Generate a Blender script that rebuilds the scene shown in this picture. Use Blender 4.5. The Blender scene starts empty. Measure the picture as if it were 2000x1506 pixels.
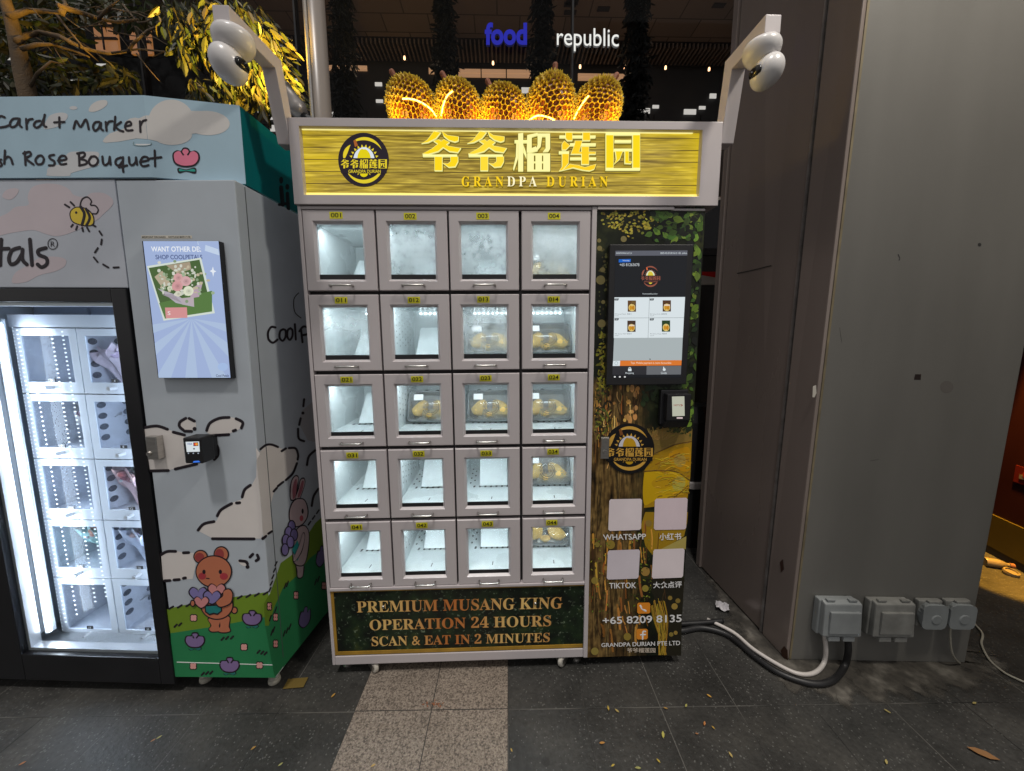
import bpy, bmesh, math, random
from mathutils import Vector, Matrix, geometry, noise as mnoise
random.seed(11)
sc = bpy.context.scene
col = sc.collection
PI = math.pi
# ---------------------------------------------------------------- camera
FPX, PIT, ROL, YAW, CAMH = 720.0, .1282, -.0069, .0300, 1.41
DF = 1.4048                                   # distance to the front of the durian machine
_F = Vector((math.sin(YAW)*math.cos(PIT), math.cos(YAW)*math.cos(PIT), -math.sin(PIT)))
_R = Vector((math.cos(YAW), -math.sin(YAW), 0))
_U = _R.cross(_F)
CR = _R*math.cos(ROL) + _U*math.sin(ROL)
CU = _U*math.cos(ROL) - _R*math.sin(ROL)
EYE = Vector((0, 0, CAMH))
cd = bpy.data.cameras.new('camera')
cam = bpy.data.objects.new('camera', cd)
col.objects.link(cam)
cd.sensor_width = 36; cd.lens = FPX/2000*36; cd.clip_start = .02; cd.clip_end = 200
cam.matrix_world = Matrix(((CR.x, CU.x, -_F.x, 0), (CR.y, CU.y, -_F.y, 0), (CR.z, CU.z, -_F.z, CAMH), (0, 0, 0, 1)))
sc.camera = cam
# ---------------------------------------------------------------- light and exposure
w = bpy.data.worlds.new('World'); sc.world = w; w.use_nodes = True
bg = w.node_tree.nodes['Background']
bg.inputs[0].default_value = (.95, .93, .92, 1); bg.inputs[1].default_value = .39
sl = bpy.data.lights.new('street_light', 'SUN'); sl.energy = 1.25; sl.angle = math.radians(5); sl.color = (1, .95, .9)
so = bpy.data.objects.new('street_light', sl); col.objects.link(so)
so.rotation_euler = Vector((.07, .36, -.93)).to_track_quat('-Z', 'Y').to_euler()
sc.view_settings.view_transform = 'Standard'; sc.view_settings.look = 'None'
sc.view_settings.exposure = 0; sc.view_settings.gamma = 1
sc.render.engine = 'CYCLES'
cy = sc.cycles
cy.use_denoising = True
cy.max_bounces = 8; cy.diffuse_bounces = 4; cy.glossy_bounces = 4; cy.transparent_max_bounces = 16; cy.transmission_bounces = 6
cy.sample_clamp_indirect = 4; cy.caustics_reflective = False; cy.caustics_refractive = False
# ---------------------------------------------------------------- helpers
def L1(c):
    c /= 255.0
    return c/12.92 if c <= .04045 else ((c+.055)/1.055)**2.4
def lin(r, g, b, k=1.0): return (L1(r)*k, L1(g)*k, L1(b)*k)
def pray(px, py): return _F + CR*((px-1000)/FPX) - CU*((py-753)/FPX)
class Frame:
    """a local frame: gives points of a local plane seen at a photo pixel"""
    def __init__(s, M): s.M = M; s.I = M.inverted(); s.o = s.I @ EYE; s.R = s.I.to_3x3()
    def hit(s, px, py, ax, val):
        d = s.R @ pray(px, py)
        return s.o + d*((val - s.o[ax])/d[ax])
W0 = Frame(Matrix.Identity(4))
def at(px, py, Y): return W0.hit(px, py, 1, Y)
def floor_at(px, py, z=0): return W0.hit(px, py, 2, z)

class MB:
    def __init__(s): s.v = []; s.f = []; s.c = []; s.m = []
    def add(s, vs, fs, c=None, mi=0):
        b = len(s.v)
        s.v += [Vector(v) for v in vs]
        s.f += [tuple(i+b for i in f) for f in fs]; s.m += [mi]*len(fs)
        if c is None: c = (.8, .8, .8)
        s.c += (list(c) if hasattr(c[0], '__len__') else [c]*len(vs))
    def box(s, x0, x1, y0, y1, z0, z1, c=None, mi=0):
        s.add([(x0,y0,z0),(x1,y0,z0),(x1,y1,z0),(x0,y1,z0),(x0,y0,z1),(x1,y0,z1),(x1,y1,z1),(x0,y1,z1)],
              [(0,3,2,1),(4,5,6,7),(0,1,5,4),(1,2,6,5),(2,3,7,6),(3,0,4,7)], c, mi)
    def hexa(s, b, t, c=None, mi=0):
        s.add(list(b)+list(t), [(0,3,2,1),(4,5,6,7),(0,1,5,4),(1,2,6,5),(2,3,7,6),(3,0,4,7)], c, mi)
    def loft(s, rings, c=None, mi=0, closed=False, caps=True):
        n = len(rings[0]); vs = [p for r in rings for p in r]; fs = []
        m = len(rings)
        for i in range(m if closed else m-1):
            a, b = i*n, ((i+1) % m)*n
            for j in range(n):
                k = (j+1) % n
                fs.append((a+j, a+k, b+k, b+j))
        if caps and not closed:
            fs.append(tuple(reversed(range(n)))); fs.append(tuple((m-1)*n+j for j in range(n)))
        s.add(vs, fs, c, mi)
    def tube(s, pts, r, n=8, c=None, mi=0, flat=None):
        pts = [Vector(p) for p in pts]; m = len(pts)
        rs = r if hasattr(r, '__len__') else [r]*m
        rings = []; up = None
        for i in range(m):
            t = (pts[min(i+1, m-1)] - pts[max(i-1, 0)]).normalized()
            if up is None:
                up = Vector((0,0,1)) if abs(t.z) < .9 else Vector((0,1,0))
            a = t.cross(up).normalized(); b = a.cross(t).normalized(); up = b
            rings.append([pts[i] + a*math.cos(2*PI*k/n)*rs[i] + b*math.sin(2*PI*k/n)*rs[i]*(flat or 1) for k in range(n)])
        s.loft(rings, c, mi)
    def lathe(s, prof, M=None, n=20, c=None, mi=0):
        M = M or Matrix.Identity(4)
        s.loft([[M @ Vector((r*math.cos(2*PI*k/n), r*math.sin(2*PI*k/n), z)) for k in range(n)] for r, z in prof], c, mi)
    def sphere(s, o, r, n=16, m=10, c=None, mi=0, M=None):
        r = r if hasattr(r, '__len__') else (r, r, r)
        rings = []
        for i in range(m+1):
            t = max(.02, min(PI-.02, PI*i/m))
            rr = []
            for k in range(n):
                p = Vector((r[0]*math.sin(t)*math.cos(2*PI*k/n), r[1]*math.sin(t)*math.sin(2*PI*k/n), -r[2]*math.cos(t)))
                if M is not None: p = M @ p
                rr.append(Vector(o)+p)
            rings.append(rr)
        s.loft(rings, c, mi)
    def build(s, name, mats, parent=None, bevel=0, smooth=False, label=None):
        me = bpy.data.meshes.new(name)
        me.from_pydata([tuple(v) for v in s.v], [], s.f)
        at_ = me.color_attributes.new('Col', 'FLOAT_COLOR', 'POINT')
        at_.data.foreach_set('color', [x for c in s.c for x in (c[0], c[1], c[2], 1)])
        if not isinstance(mats, (list, tuple)): mats = [mats]
        for m in mats: me.materials.append(m)
        me.polygons.foreach_set('material_index', s.m)
        if bevel:
            bm = bmesh.new(); bm.from_mesh(me)
            es = [e for e in bm.edges if len(e.link_faces) == 2 and e.calc_face_angle(0) > .5]
            bmesh.ops.bevel(bm, geom=es, offset=bevel, segments=2, affect='EDGES', profile=.6, clamp_overlap=True)
            bm.to_mesh(me); bm.free()
        if smooth: me.shade_smooth()
        o = bpy.data.objects.new(name, me); col.objects.link(o)
        if parent is not None: o.parent = parent
        if label: o['label'] = label
        return o
def tag(o, label, cat, group=None):
    o['label'] = label; o['category'] = cat
    if group: o['group'] = group
    return o
def thing(name, label, cat, M=None, group=None):
    o = bpy.data.objects.new(name, None); col.objects.link(o)
    o.empty_display_size = .1
    M = M or Matrix.Identity(4)
    o.matrix_world = M
    return tag(o, label, cat, group)
def struct(o): o['kind'] = 'structure'; return o
T = Matrix.Translation
def Rx(d): return Matrix.Rotation(math.radians(d), 4, 'X')
def Ry(d): return Matrix.Rotation(math.radians(d), 4, 'Y')
def Rz(d): return Matrix.Rotation(math.radians(d), 4, 'Z')

# ---- materials
def new_mat(name):
    m = bpy.data.materials.new(name); m.use_nodes = True
    nt = m.node_tree; return m, nt, nt.nodes['Principled BSDF']
def N(nt, t, **kw):
    n = nt.nodes.new(t)
    for k, v in kw.items():
        if k.startswith('i_'): n.inputs[k[2:].replace('_', ' ')].default_value = v
        else: setattr(n, k, v)
    return n
def noise(nt, scale, detail=4, vec=None, stretch=None):
    tc = N(nt, 'ShaderNodeTexCoord')
    src = tc.outputs['Object']
    if stretch:
        mp = N(nt, 'ShaderNodeMapping'); mp.inputs['Scale'].default_value = stretch
        nt.links.new(src, mp.inputs[0]); src = mp.outputs[0]
    n = N(nt, 'ShaderNodeTexNoise'); n.inputs['Scale'].default_value = scale; n.inputs['Detail'].default_value = detail
    nt.links.new(src, n.inputs['Vector'])
    return n
def ramp(nt, src, stops):
    r = N(nt, 'ShaderNodeValToRGB')
    e = r.color_ramp.elements
    while len(e) < len(stops): e.new(.5)
    for i, (p, c) in enumerate(stops): e[i].position = p; e[i].color = (*c, 1) if len(c) == 3 else c
    nt.links.new(src, r.inputs[0]); return r
def mix(nt, fac, a, b, mode='MIX'):
    n = N(nt, 'ShaderNodeMix', data_type='RGBA', blend_type=mode)
    for i, x in ((0, fac), (6, a), (7, b)):
        if hasattr(x, 'default_value') or hasattr(x, 'links'): nt.links.new(x, n.inputs[i])
        else: n.inputs[i].default_value = x if i == 0 else ((*x, 1) if len(x) == 3 else x)
    return n.outputs[2]
def sock(x): return x
def paint(name, rgb, rough=.5, var=.12, scale=6, metal=0, bump=0, spec=.5, stretch=None, coat=0):
    m, nt, p = new_mat(name)
    n = noise(nt, scale, 6, stretch=stretch)
    r = ramp(nt, n.outputs['Fac'], [(.3, tuple(x*(1-var) for x in rgb)), (.7, tuple(min(1, x*(1+var)) for x in rgb))])
    nt.links.new(r.outputs[0], p.inputs['Base Color'])
    p.inputs['Roughness'].default_value = rough; p.inputs['Metallic'].default_value = metal
    p.inputs['Specular IOR Level'].default_value = spec
    if coat: p.inputs['Coat Weight'].default_value = coat
    rr = N(nt, 'ShaderNodeMapRange'); rr.inputs['To Min'].default_value = rough*.8; rr.inputs['To Max'].default_value = min(1, rough*1.2)
    nt.links.new(n.outputs['Fac'], rr.inputs['Value']); nt.links.new(rr.outputs[0], p.inputs['Roughness'])
    if bump:
        b = N(nt, 'ShaderNodeBump'); b.inputs['Strength'].default_value = bump; b.inputs['Distance'].default_value = .01
        n2 = noise(nt, scale*9, 6); nt.links.new(n2.outputs['Fac'], b.inputs['Height']); nt.links.new(b.outputs[0], p.inputs['Normal'])
    return m
def attr_mat(name, rough=.45, var=.06, spec=.4, scale=8, gain=1.0):
    m, nt, p = new_mat(name)
    a = N(nt, 'ShaderNodeVertexColor', layer_name='Col')
    n = noise(nt, scale, 5)
    r = ramp(nt, n.outputs['Fac'], [(.3, (gain*(1-var),)*3), (.7, (gain*(1+var),)*3)])
    nt.links.new(mix(nt, 1.0, a.outputs[0], r.outputs[0], 'MULTIPLY'), p.inputs['Base Color'])
    p.inputs['Roughness'].default_value = rough; p.inputs['Specular IOR Level'].default_value = spec
    return m
def screen_mat(name, k=1.0):
    m, nt, p = new_mat(name)
    a = N(nt, 'ShaderNodeVertexColor', layer_name='Col')
    p.inputs['Base Color'].default_value = (.008, .008, .009, 1); p.inputs['Roughness'].default_value = .12
    p.inputs['Specular IOR Level'].default_value = .25
    nt.links.new(a.outputs[0], p.inputs['Emission Color']); p.inputs['Emission Strength'].default_value = k
    return m
def emit(name, rgb, k):
    m, nt, p = new_mat(name)
    p.inputs['Base Color'].default_value = (.5, .5, .5, 1)
    p.inputs['Emission Color'].default_value = (*rgb, 1); p.inputs['Emission Strength'].default_value = k
    return m
def glass_mat(name, tint=(.95, .97, .97), refl=.06, rough=.02, fog=0, fogcol=(.93, .97, .98), ior=1.35):
    m = bpy.data.materials.new(name); m.use_nodes = True; nt = m.node_tree
    nt.nodes.remove(nt.nodes['Principled BSDF']); out = nt.nodes['Material Output']
    tr = N(nt, 'ShaderNodeBsdfTransparent'); tr.inputs[0].default_value = (*tint, 1)
    gl = N(nt, 'ShaderNodeBsdfGlossy'); gl.inputs['Roughness'].default_value = rough
    fr = N(nt, 'ShaderNodeFresnel'); fr.inputs[0].default_value = ior
    mx = N(nt, 'ShaderNodeMixShader')
    base = tr.outputs[0]
    if fog:
        n = noise(nt, 7, 8); n2 = noise(nt, 45, 5)
        ad = N(nt, 'ShaderNodeMath', operation='MULTIPLY_ADD'); ad.inputs[1].default_value = .45
        nt.links.new(n2.outputs['Fac'], ad.inputs[0]); nt.links.new(n.outputs['Fac'], ad.inputs[2])
        r0 = ramp(nt, ad.outputs[0], [(.56, (fog*.28,)*3), (.70, (fog*.75,)*3), (.92, (fog,)*3)])
        tc = N(nt, 'ShaderNodeTexCoord'); vo = N(nt, 'ShaderNodeTexVoronoi'); vo.inputs['Scale'].default_value = 150; nt.links.new(tc.outputs['Object'], vo.inputs['Vector'])
        dn = N(nt, 'ShaderNodeMath', operation='MULTIPLY_ADD'); dn.inputs[1].default_value = .9; dn.inputs[2].default_value = -.42
        nt.links.new(n.outputs['Fac'], dn.inputs[0])
        dd = N(nt, 'ShaderNodeMath', operation='LESS_THAN'); nt.links.new(vo.outputs['Distance'], dd.inputs[0]); nt.links.new(dn.outputs[0], dd.inputs[1])
        dr = N(nt, 'ShaderNodeMapRange'); dr.inputs['To Min'].default_value = 1; dr.inputs['To Max'].default_value = .25; nt.links.new(dd.outputs[0], dr.inputs['Value'])
        r = N(nt, 'ShaderNodeMath', operation='MULTIPLY'); nt.links.new(r0.outputs[0], r.inputs[0]); nt.links.new(dr.outputs[0], r.inputs[1])
        tl = N(nt, 'ShaderNodeBsdfTranslucent'); tl.inputs[0].default_value = (*fogcol, 1)
        df = N(nt, 'ShaderNodeBsdfDiffuse'); df.inputs[0].default_value = (*fogcol, 1)
        m1 = N(nt, 'ShaderNodeMixShader'); m1.inputs[0].default_value = .12
        nt.links.new(tl.outputs[0], m1.inputs[1]); nt.links.new(df.outputs[0], m1.inputs[2])
        m2 = N(nt, 'ShaderNodeMixShader'); nt.links.new(r.outputs[0], m2.inputs[0])
        nt.links.new(tr.outputs[0], m2.inputs[1]); nt.links.new(m1.outputs[0], m2.inputs[2])
        base = m2.outputs[0]
    ge = N(nt, 'ShaderNodeNewGeometry'); fs = N(nt, 'ShaderNodeMath', operation='MULTIPLY_ADD'); fs.inputs[1].default_value = -1; fs.inputs[2].default_value = 1
    nt.links.new(ge.outputs['Backfacing'], fs.inputs[0]); fm_ = N(nt, 'ShaderNodeMath', operation='MULTIPLY')
    nt.links.new(fr.outputs[0], fm_.inputs[0]); nt.links.new(fs.outputs[0], fm_.inputs[1])
    nt.links.new(fm_.outputs[0], mx.inputs[0]); nt.links.new(base, mx.inputs[1]); nt.links.new(gl.outputs[0], mx.inputs[2])
    nt.links.new(mx.outputs[0], out.inputs[0])
    return m

# ---- lettering
_tc = {}
def text2d(s, off=0.0):
    if (s, off) in _tc: return _tc[(s, off)]
    c = bpy.data.curves.new('lettering', 'FONT'); c.body = s; c.offset = off; c.resolution_u = 4
    o = bpy.data.objects.new('lettering', c); col.objects.link(o)
    me = bpy.data.meshes.new_from_object(o.evaluated_get(bpy.context.evaluated_depsgraph_get()))
    vs = [(v.co.x, v.co.y) for v in me.vertices]; fs = [tuple(p.vertices) for p in me.polygons]
    bpy.data.objects.remove(o); bpy.data.curves.remove(c); bpy.data.meshes.remove(me)
    x0 = min(v[0] for v in vs); x1 = max(v[0] for v in vs); y0 = min(v[1] for v in vs); y1 = max(v[1] for v in vs)
    r = ([((x-x0)/(x1-x0), (y-y0)/(y1-y0)) for x, y in vs], fs, (x1-x0)/(y1-y0))
    _tc[(s, off)] = r
    return r
def serif(s):
    t = ''
    for ch in s:
        if 'A' <= ch <= 'Z': t += chr(0x1D400+ord(ch)-65)
        elif '0' <= ch <= '9': t += chr(0x1D7CE+ord(ch)-48)
        else: t += ch
    return t
def spline(pts, k=5):
    if len(pts) < 3:
        (x0, y0), (x1, y1) = pts[0], pts[-1]
        return [(x0+(x1-x0)*i/3, y0+(y1-y0)*i/3) for i in range(4)]
    out = []
    for i in range(len(pts)-1):
        p0 = pts[max(i-1, 0)]; p1 = pts[i]; p2 = pts[i+1]; p3 = pts[min(i+2, len(pts)-1)]
        for j in range(k):
            t = j/k
            out.append(tuple(.5*(2*p1[a]+(p2[a]-p0[a])*t+(2*p0[a]-5*p1[a]+4*p2[a]-p3[a])*t*t+(3*p1[a]-p0[a]-3*p2[a]+p3[a])*t**3) for a in (0, 1)))
    out.append(pts[-1]); return out
def closed(pts, k=5):
    e = spline([pts[-1]]+list(pts)+[pts[0], pts[1]], k)
    return e[k:-k][:-1] if len(e) > 2*k else pts
LAY = .0004
class Art(MB):
    """flat print: shapes given at photo pixels, laid on a plane by hit(px, py) -> (point, normal)"""
    def __init__(s, hit): super().__init__(); s.hit = hit; s.cr = (0, 0, 1)
    def crop(s, x0, y0, k): s.cr = (x0, y0, k); return s
    def P(s, p, lay, lift=0):
        x0, y0, k = s.cr
        q, n = s.hit(x0+p[0]*k, y0+p[1]*k)
        return q + n*(lay*LAY+lift)
    def poly(s, pts, c, lay=1, smooth=False, depth=0):
        if smooth: pts = closed(pts)
        tri = geometry.tessellate_polygon([[Vector((x, y, 0)) for x, y in pts]])
        s.add([s.P(p, lay, depth) for p in pts], tri, c)
        if depth:
            n = len(pts)
            s.add([s.P(p, lay, depth) for p in pts]+[s.P(p, lay) for p in pts], [(i, (i+1) % n, (i+1) % n+n, i+n) for i in range(n)], tuple(x*.75 for x in c))
    def ell(s, cx, cy_, rx, ry, c, lay=1, n=20, rot=0):
        cs, sn = math.cos(rot), math.sin(rot)
        pts = [(cx+rx*math.cos(2*PI*i/n)*cs-ry*math.sin(2*PI*i/n)*sn, cy_+rx*math.cos(2*PI*i/n)*sn+ry*math.sin(2*PI*i/n)*cs) for i in range(n)]
        s.add([s.P((cx, cy_), lay)]+[s.P(p, lay) for p in pts], [(0, i+1, (i+1) % n+1) for i in range(n)], c)
    def rect(s, x0, y0, x1, y1, c, lay=1): s.poly([(x0, y0), (x1, y0), (x1, y1), (x0, y1)], c, lay)
    def stroke(s, pts, r, c, lay=3, smooth=True):
        x0, y0, k = s.cr
        if len(pts) == 1: s.ell(pts[0][0], pts[0][1], r*1.4, r*1.4, c, lay, 10); return
        pp = spline(pts) if smooth else pts
        m = len(pp)
        ctr = []; lf = []; rt = []
        for i, p in enumerate(pp):
            a = pp[max(i-1, 0)]; b = pp[min(i+1, m-1)]
            tx, ty = b[0]-a[0], b[1]-a[1]; d = math.hypot(tx, ty) or 1
            nx, ny = -ty/d*r, tx/d*r
            ctr.append(s.P(p, lay+.9)); lf.append(s.P((p[0]+nx, p[1]+ny), lay)); rt.append(s.P((p[0]-nx, p[1]-ny), lay))
        vs = ctr+lf+rt; fs = []
        for i in range(m-1): fs += [(i, i+1, m+i+1, m+i), (i+1, i, 2*m+i, 2*m+i+1)]
        s.add(vs, fs, c)
        for e, q in ((0, 1), (m-1, m-2)):
            p, o = pp[e], pp[q]; an = math.atan2(p[1]-o[1], p[0]-o[0])
            ring = [s.P((p[0]+r*math.cos(an-PI/2+PI*j/6), p[1]+r*math.sin(an-PI/2+PI*j/6)), lay) for j in range(7)]
            s.add([ctr[e]]+ring, [(0, j+1, j+2) for j in range(6)], c)
    def text(s, t, quad, c, lay=4, off=0.0, depth=0, side=None):
        """quad: (x0,y0,x1,y1) or four corners TL, TR, BR, BL in crop pixels; c colour or function of 0..1 position"""
        vs, fs, _ = text2d(t, off)
        if len(quad) == 4 and not hasattr(quad[0], '__len__'):
            x0, y0, x1, y1 = quad; quad = [(x0, y0), (x1, y0), (x1, y1), (x0, y1)]
        A, B, C_, D = quad
        def m(u, v):
            return tuple((A[i]*(1-u)+B[i]*u)*v + (D[i]*(1-u)+C_[i]*u)*(1-v) for i in (0, 1))
        cc = [c(u, v) for u, v in vs] if callable(c) else c
        s.add([s.P(m(u, v), lay, depth) for u, v in vs], fs, cc)
        if depth:
            cnt = {}
            for f in fs:
                for i in range(len(f)):
                    e = (f[i], f[(i+1) % len(f)]); cnt[tuple(sorted(e))] = cnt.get(tuple(sorted(e)), 0)+1
            for (a, b), k in cnt.items():
                if k == 1:
                    s.add([s.P(m(*vs[a]), lay, depth), s.P(m(*vs[b]), lay, depth), s.P(m(*vs[b]), lay), s.P(m(*vs[a]), lay)], [(0, 1, 2, 3)], side or (.3, .2, .02))
def flat(fr, ax, val, n):
    n = Vector(n)
    return lambda px, py: (fr.hit(px, py, ax, val), n)

# Chinese sign characters, drawn as heavy block strokes in a box of about 310 x 330
GLYPH = {
 'ye': [[(110,0),(172,12),(130,65),(60,100),(0,108),(50,78)], [(180,0),(230,35),(330,48),(328,85),(295,97),(240,80),(195,45)],
   [(105,88),(150,72),(240,130),(350,150),(322,190),(245,180)], [(198,70),(250,98),(150,180),(60,205),(8,200),(95,152)],
   [(12,206),(315,206),(315,224),(12,224)], [(115,224),(185,224),(185,350),(115,350)],
   [(255,224),(325,224),(325,268),(300,315),(240,320),(188,280),(230,287),(255,268)]],
 'liu': [[(5,60),(112,60),(112,82),(5,82)], [(36,5),(78,0),(78,320),(36,320)], [(20,84),(34,84),(34,210),(0,314),(-8,300),(15,200)], [(80,100),(106,180),(106,215),(80,160)],
   [(112,18),(198,0),(202,18),(150,34),(150,128),(186,112),(200,150),(130,168),(108,160)],
   [(200,5),(305,5),(305,130),(290,155),(245,158),(268,128),(268,30),(238,30),(226,112),(190,152),(184,150),(200,95)],
   [(112,172),(168,172),(168,320),(112,320)], [(182,172),(236,172),(236,320),(182,320)], [(248,172),(305,172),(305,320),(248,320)],
   [(168,172),(182,172),(182,184),(168,184)], [(236,172),(248,172),(248,184),(236,184)], [(168,240),(182,240),(182,250),(168,250)], [(236,240),(248,240),(248,250),(236,250)],
   [(168,308),(182,308),(182,320),(168,320)], [(236,308),(248,308),(248,320),(236,320)]],
 'lian': [[(5,26),(310,26),(310,46),(5,46)], [(55,0),(115,0),(115,70),(72,70),(55,50)], [(200,0),(265,0),(265,70),(200,70)],
   [(95,92),(312,92),(312,113),(95,113)], [(135,70),(200,70),(172,164),(312,164),(312,185),(98,185),(130,105)], [(190,120),(255,120),(255,272),(190,272)],
   [(95,212),(315,212),(315,231),(95,231)], [(45,70),(95,112),(60,150),(25,150),(24,100)], [(0,160),(86,160),(86,181),(0,181)], [(25,181),(86,181),(82,262),(30,322),(0,327),(25,290)],
   [(30,322),(90,266),(160,277),(220,294),(317,267),(300,312),(260,327),(200,320),(120,300)]],
 'yuan': [[(0,0),(290,0),(290,17),(0,17)], [(0,17),(66,17),(66,295),(0,295)], [(226,17),(290,17),(290,295),(226,295)], [(0,295),(290,295),(290,312),(0,312)],
   [(76,60),(215,60),(215,80),(76,80)], [(70,132),(222,132),(222,152),(70,152)], [(80,152),(145,152),(120,220),(70,262),(88,220)],
   [(160,152),(195,152),(195,235),(220,238),(215,258),(160,255)]]}
def glyph(art, g, x0, y0, x1, y1, c, lay, depth=0, w=310, h=330):
    gw = {'ye': 350, 'liu': 305, 'lian': 316, 'yuan': 290}[g]; gh = {'ye': 350, 'liu': 320, 'lian': 327, 'yuan': 312}[g]
    for k, st in enumerate(GLYPH[g]):
        art.poly([(x0+(x1-x0)*x/gw, y0+(y1-y0)*y/gh) for x, y in st], c, lay+.15*k, depth=depth)
def sign_glyph(art, g, x0, y0, x1, y1, fill):
    gw = {'ye': 350, 'liu': 305, 'lian': 316, 'yuan': 290}[g]; gh = {'ye': 350, 'liu': 320, 'lian': 327, 'yuan': 312}[g]
    def inset(pts, d):
        n = len(pts); a = sum(pts[i][0]*pts[(i+1) % n][1]-pts[(i+1) % n][0]*pts[i][1] for i in range(n)); sg = 1 if a > 0 else -1
        out = []
        for i in range(n):
            p, q, r = pts[i-1], pts[i], pts[(i+1) % n]
            def nn(a_, b_):
                dx, dy = b_[0]-a_[0], b_[1]-a_[1]; l = math.hypot(dx, dy) or 1; return (-dy/l*sg, dx/l*sg)
            n1, n2 = nn(p, q), nn(q, r); mx_, my_ = n1[0]+n2[0], n1[1]+n2[1]; l2 = max(.5, (mx_*mx_+my_*my_)/2)
            out.append((q[0]+mx_/l2*d, q[1]+my_/l2*d))
        return out
    P = [[(x0+(x1-x0)*x/gw, y0+(y1-y0)*y/gh) for x, y in st] for st in GLYPH[g]]
    for k, st in enumerate(P): art.poly([(x+.3, y+.9) for x, y in inset(st, -1.5)], lin(112, 96, 18), 1+.1*k)  # darker offset copies painted as shadows of the strokes
    for k, st in enumerate(P): art.poly(st, lin(255, 250, 160), 3+.05*k, depth=.007)
    for k, st in enumerate(P):
        xs = [p[0] for p in st]; ys_ = [p[1] for p in st]
        if min(max(xs)-min(xs), max(ys_)-min(ys_)) > 6.5: art.poly(inset(st, .65), fill, 22+.05*k)
NAME = ['ye', 'ye', 'liu', 'lian', 'yuan']
def logo(art, cx, cy_, rx, ry, cols, lay=2, back=True):
    """round emblem: durian with sun-like teeth, broken ring, name band"""
    dark, gold, white, yel, brown = cols
    if back: art.ell(cx, cy_, rx, ry, dark, lay, 40)
    def arc(a0, a1, r, wd):
        n = 16
        A = [(cx+rx*(r-wd*math.sin(PI*min(1, .15+.85*i/n))*.5)*math.cos(math.radians(a0+(a1-a0)*i/n)), cy_+ry*(r-wd*math.sin(PI*min(1, .15+.85*i/n))*.5)*math.sin(math.radians(a0+(a1-a0)*i/n))) for i in range(n+1)]
        B = [(cx+rx*(r+wd*math.sin(PI*min(1, .15+.85*i/n))*.5)*math.cos(math.radians(a0+(a1-a0)*i/n)), cy_+ry*(r+wd*math.sin(PI*min(1, .15+.85*i/n))*.5)*math.sin(math.radians(a0+(a1-a0)*i/n))) for i in range(n+1)]
        art.poly(A+B[::-1], gold, lay+1)
    arc(186, 228, .8, .16); arc(240, 330, .82, .12); arc(30, 152, .8, .14)
    art.poly([(cx-rx*.42, cy_-ry*.74), (cx-rx*.33, cy_-ry*.78), (cx-rx*.24, cy_-ry*.56), (cx-rx*.36, cy_-ry*.5)], brown, lay+2)
    n = 22
    for i in range(n):
        a = 2*PI*i/n
        if abs(math.sin(a)) < .2: continue
        p = lambda r, b: (cx+rx*r*math.cos(b), cy_+ry*r*math.sin(b))
        art.poly([p(.5, a-.1), p(.61, a), p(.5, a+.1)], gold, lay+1)
    art.ell(cx, cy_, rx*.43, ry*.5, white, lay+1, 28)
    art.ell(cx-rx*.12, cy_-ry*.18, rx*.13, ry*.26, yel, lay+2, 16, .25); art.ell(cx+rx*.1, cy_-ry*.16, rx*.16, ry*.27, yel, lay+3, 16, -.35)
    art.ell(cx, cy_+ry*.5, rx*.16, ry*.13, yel, lay+2, 12)
    art.rect(cx-rx*.92, cy_-ry*.08, cx+rx*.92, cy_+ry*.5, dark, lay+4)
    x = cx-rx*.93
    for g in NAME:
        glyph(art, g, x, cy_-ry*.03, x+rx*.34, cy_+ry*.31, gold, lay+5); x += rx*.38
    art.text('GRANDPA DURIAN', (cx-rx*.62, cy_+ry*.36, cx+rx*.68, cy_+ry*.48), gold, lay+5, .01)
# ---------------------------------------------------------------- common materials
K = .42
def A(r, g, b, k=K): return tuple(min(.9, x/k) for x in lin(r, g, b))
M_white = paint('white_powder_coat', (.555, .512, .522), .34, .05, 3)
M_whitein = paint('white_liner', (.74, .80, .81), .28, .04, 5)
M_black = paint('black_plastic', (.012, .012, .014), .4, .2, 10)
M_dark = paint('dark_gap', (.02, .018, .02), .7, .2, 10)
M_steel = paint('brushed_steel', (.55, .53, .5), .3, .1, 30, metal=1, stretch=(1, 1, 8))
M_glass = glass_mat('clear_glass', ior=1.3)
M_pane = glass_mat('hazy_pane', fog=.07, ior=1.3)
M_fog = glass_mat('fogged_glass', fog=.55, ior=1.3)
M_fog2 = glass_mat('misty_glass', fog=.30, ior=1.3)
M_print = attr_mat('printed_vinyl', .4, .05)
M_led = emit('led_dots', (.85, .95, 1), 14)
M_rubber = paint('black_rubber', (.016, .016, .017), .45, .2, 12)

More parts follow.
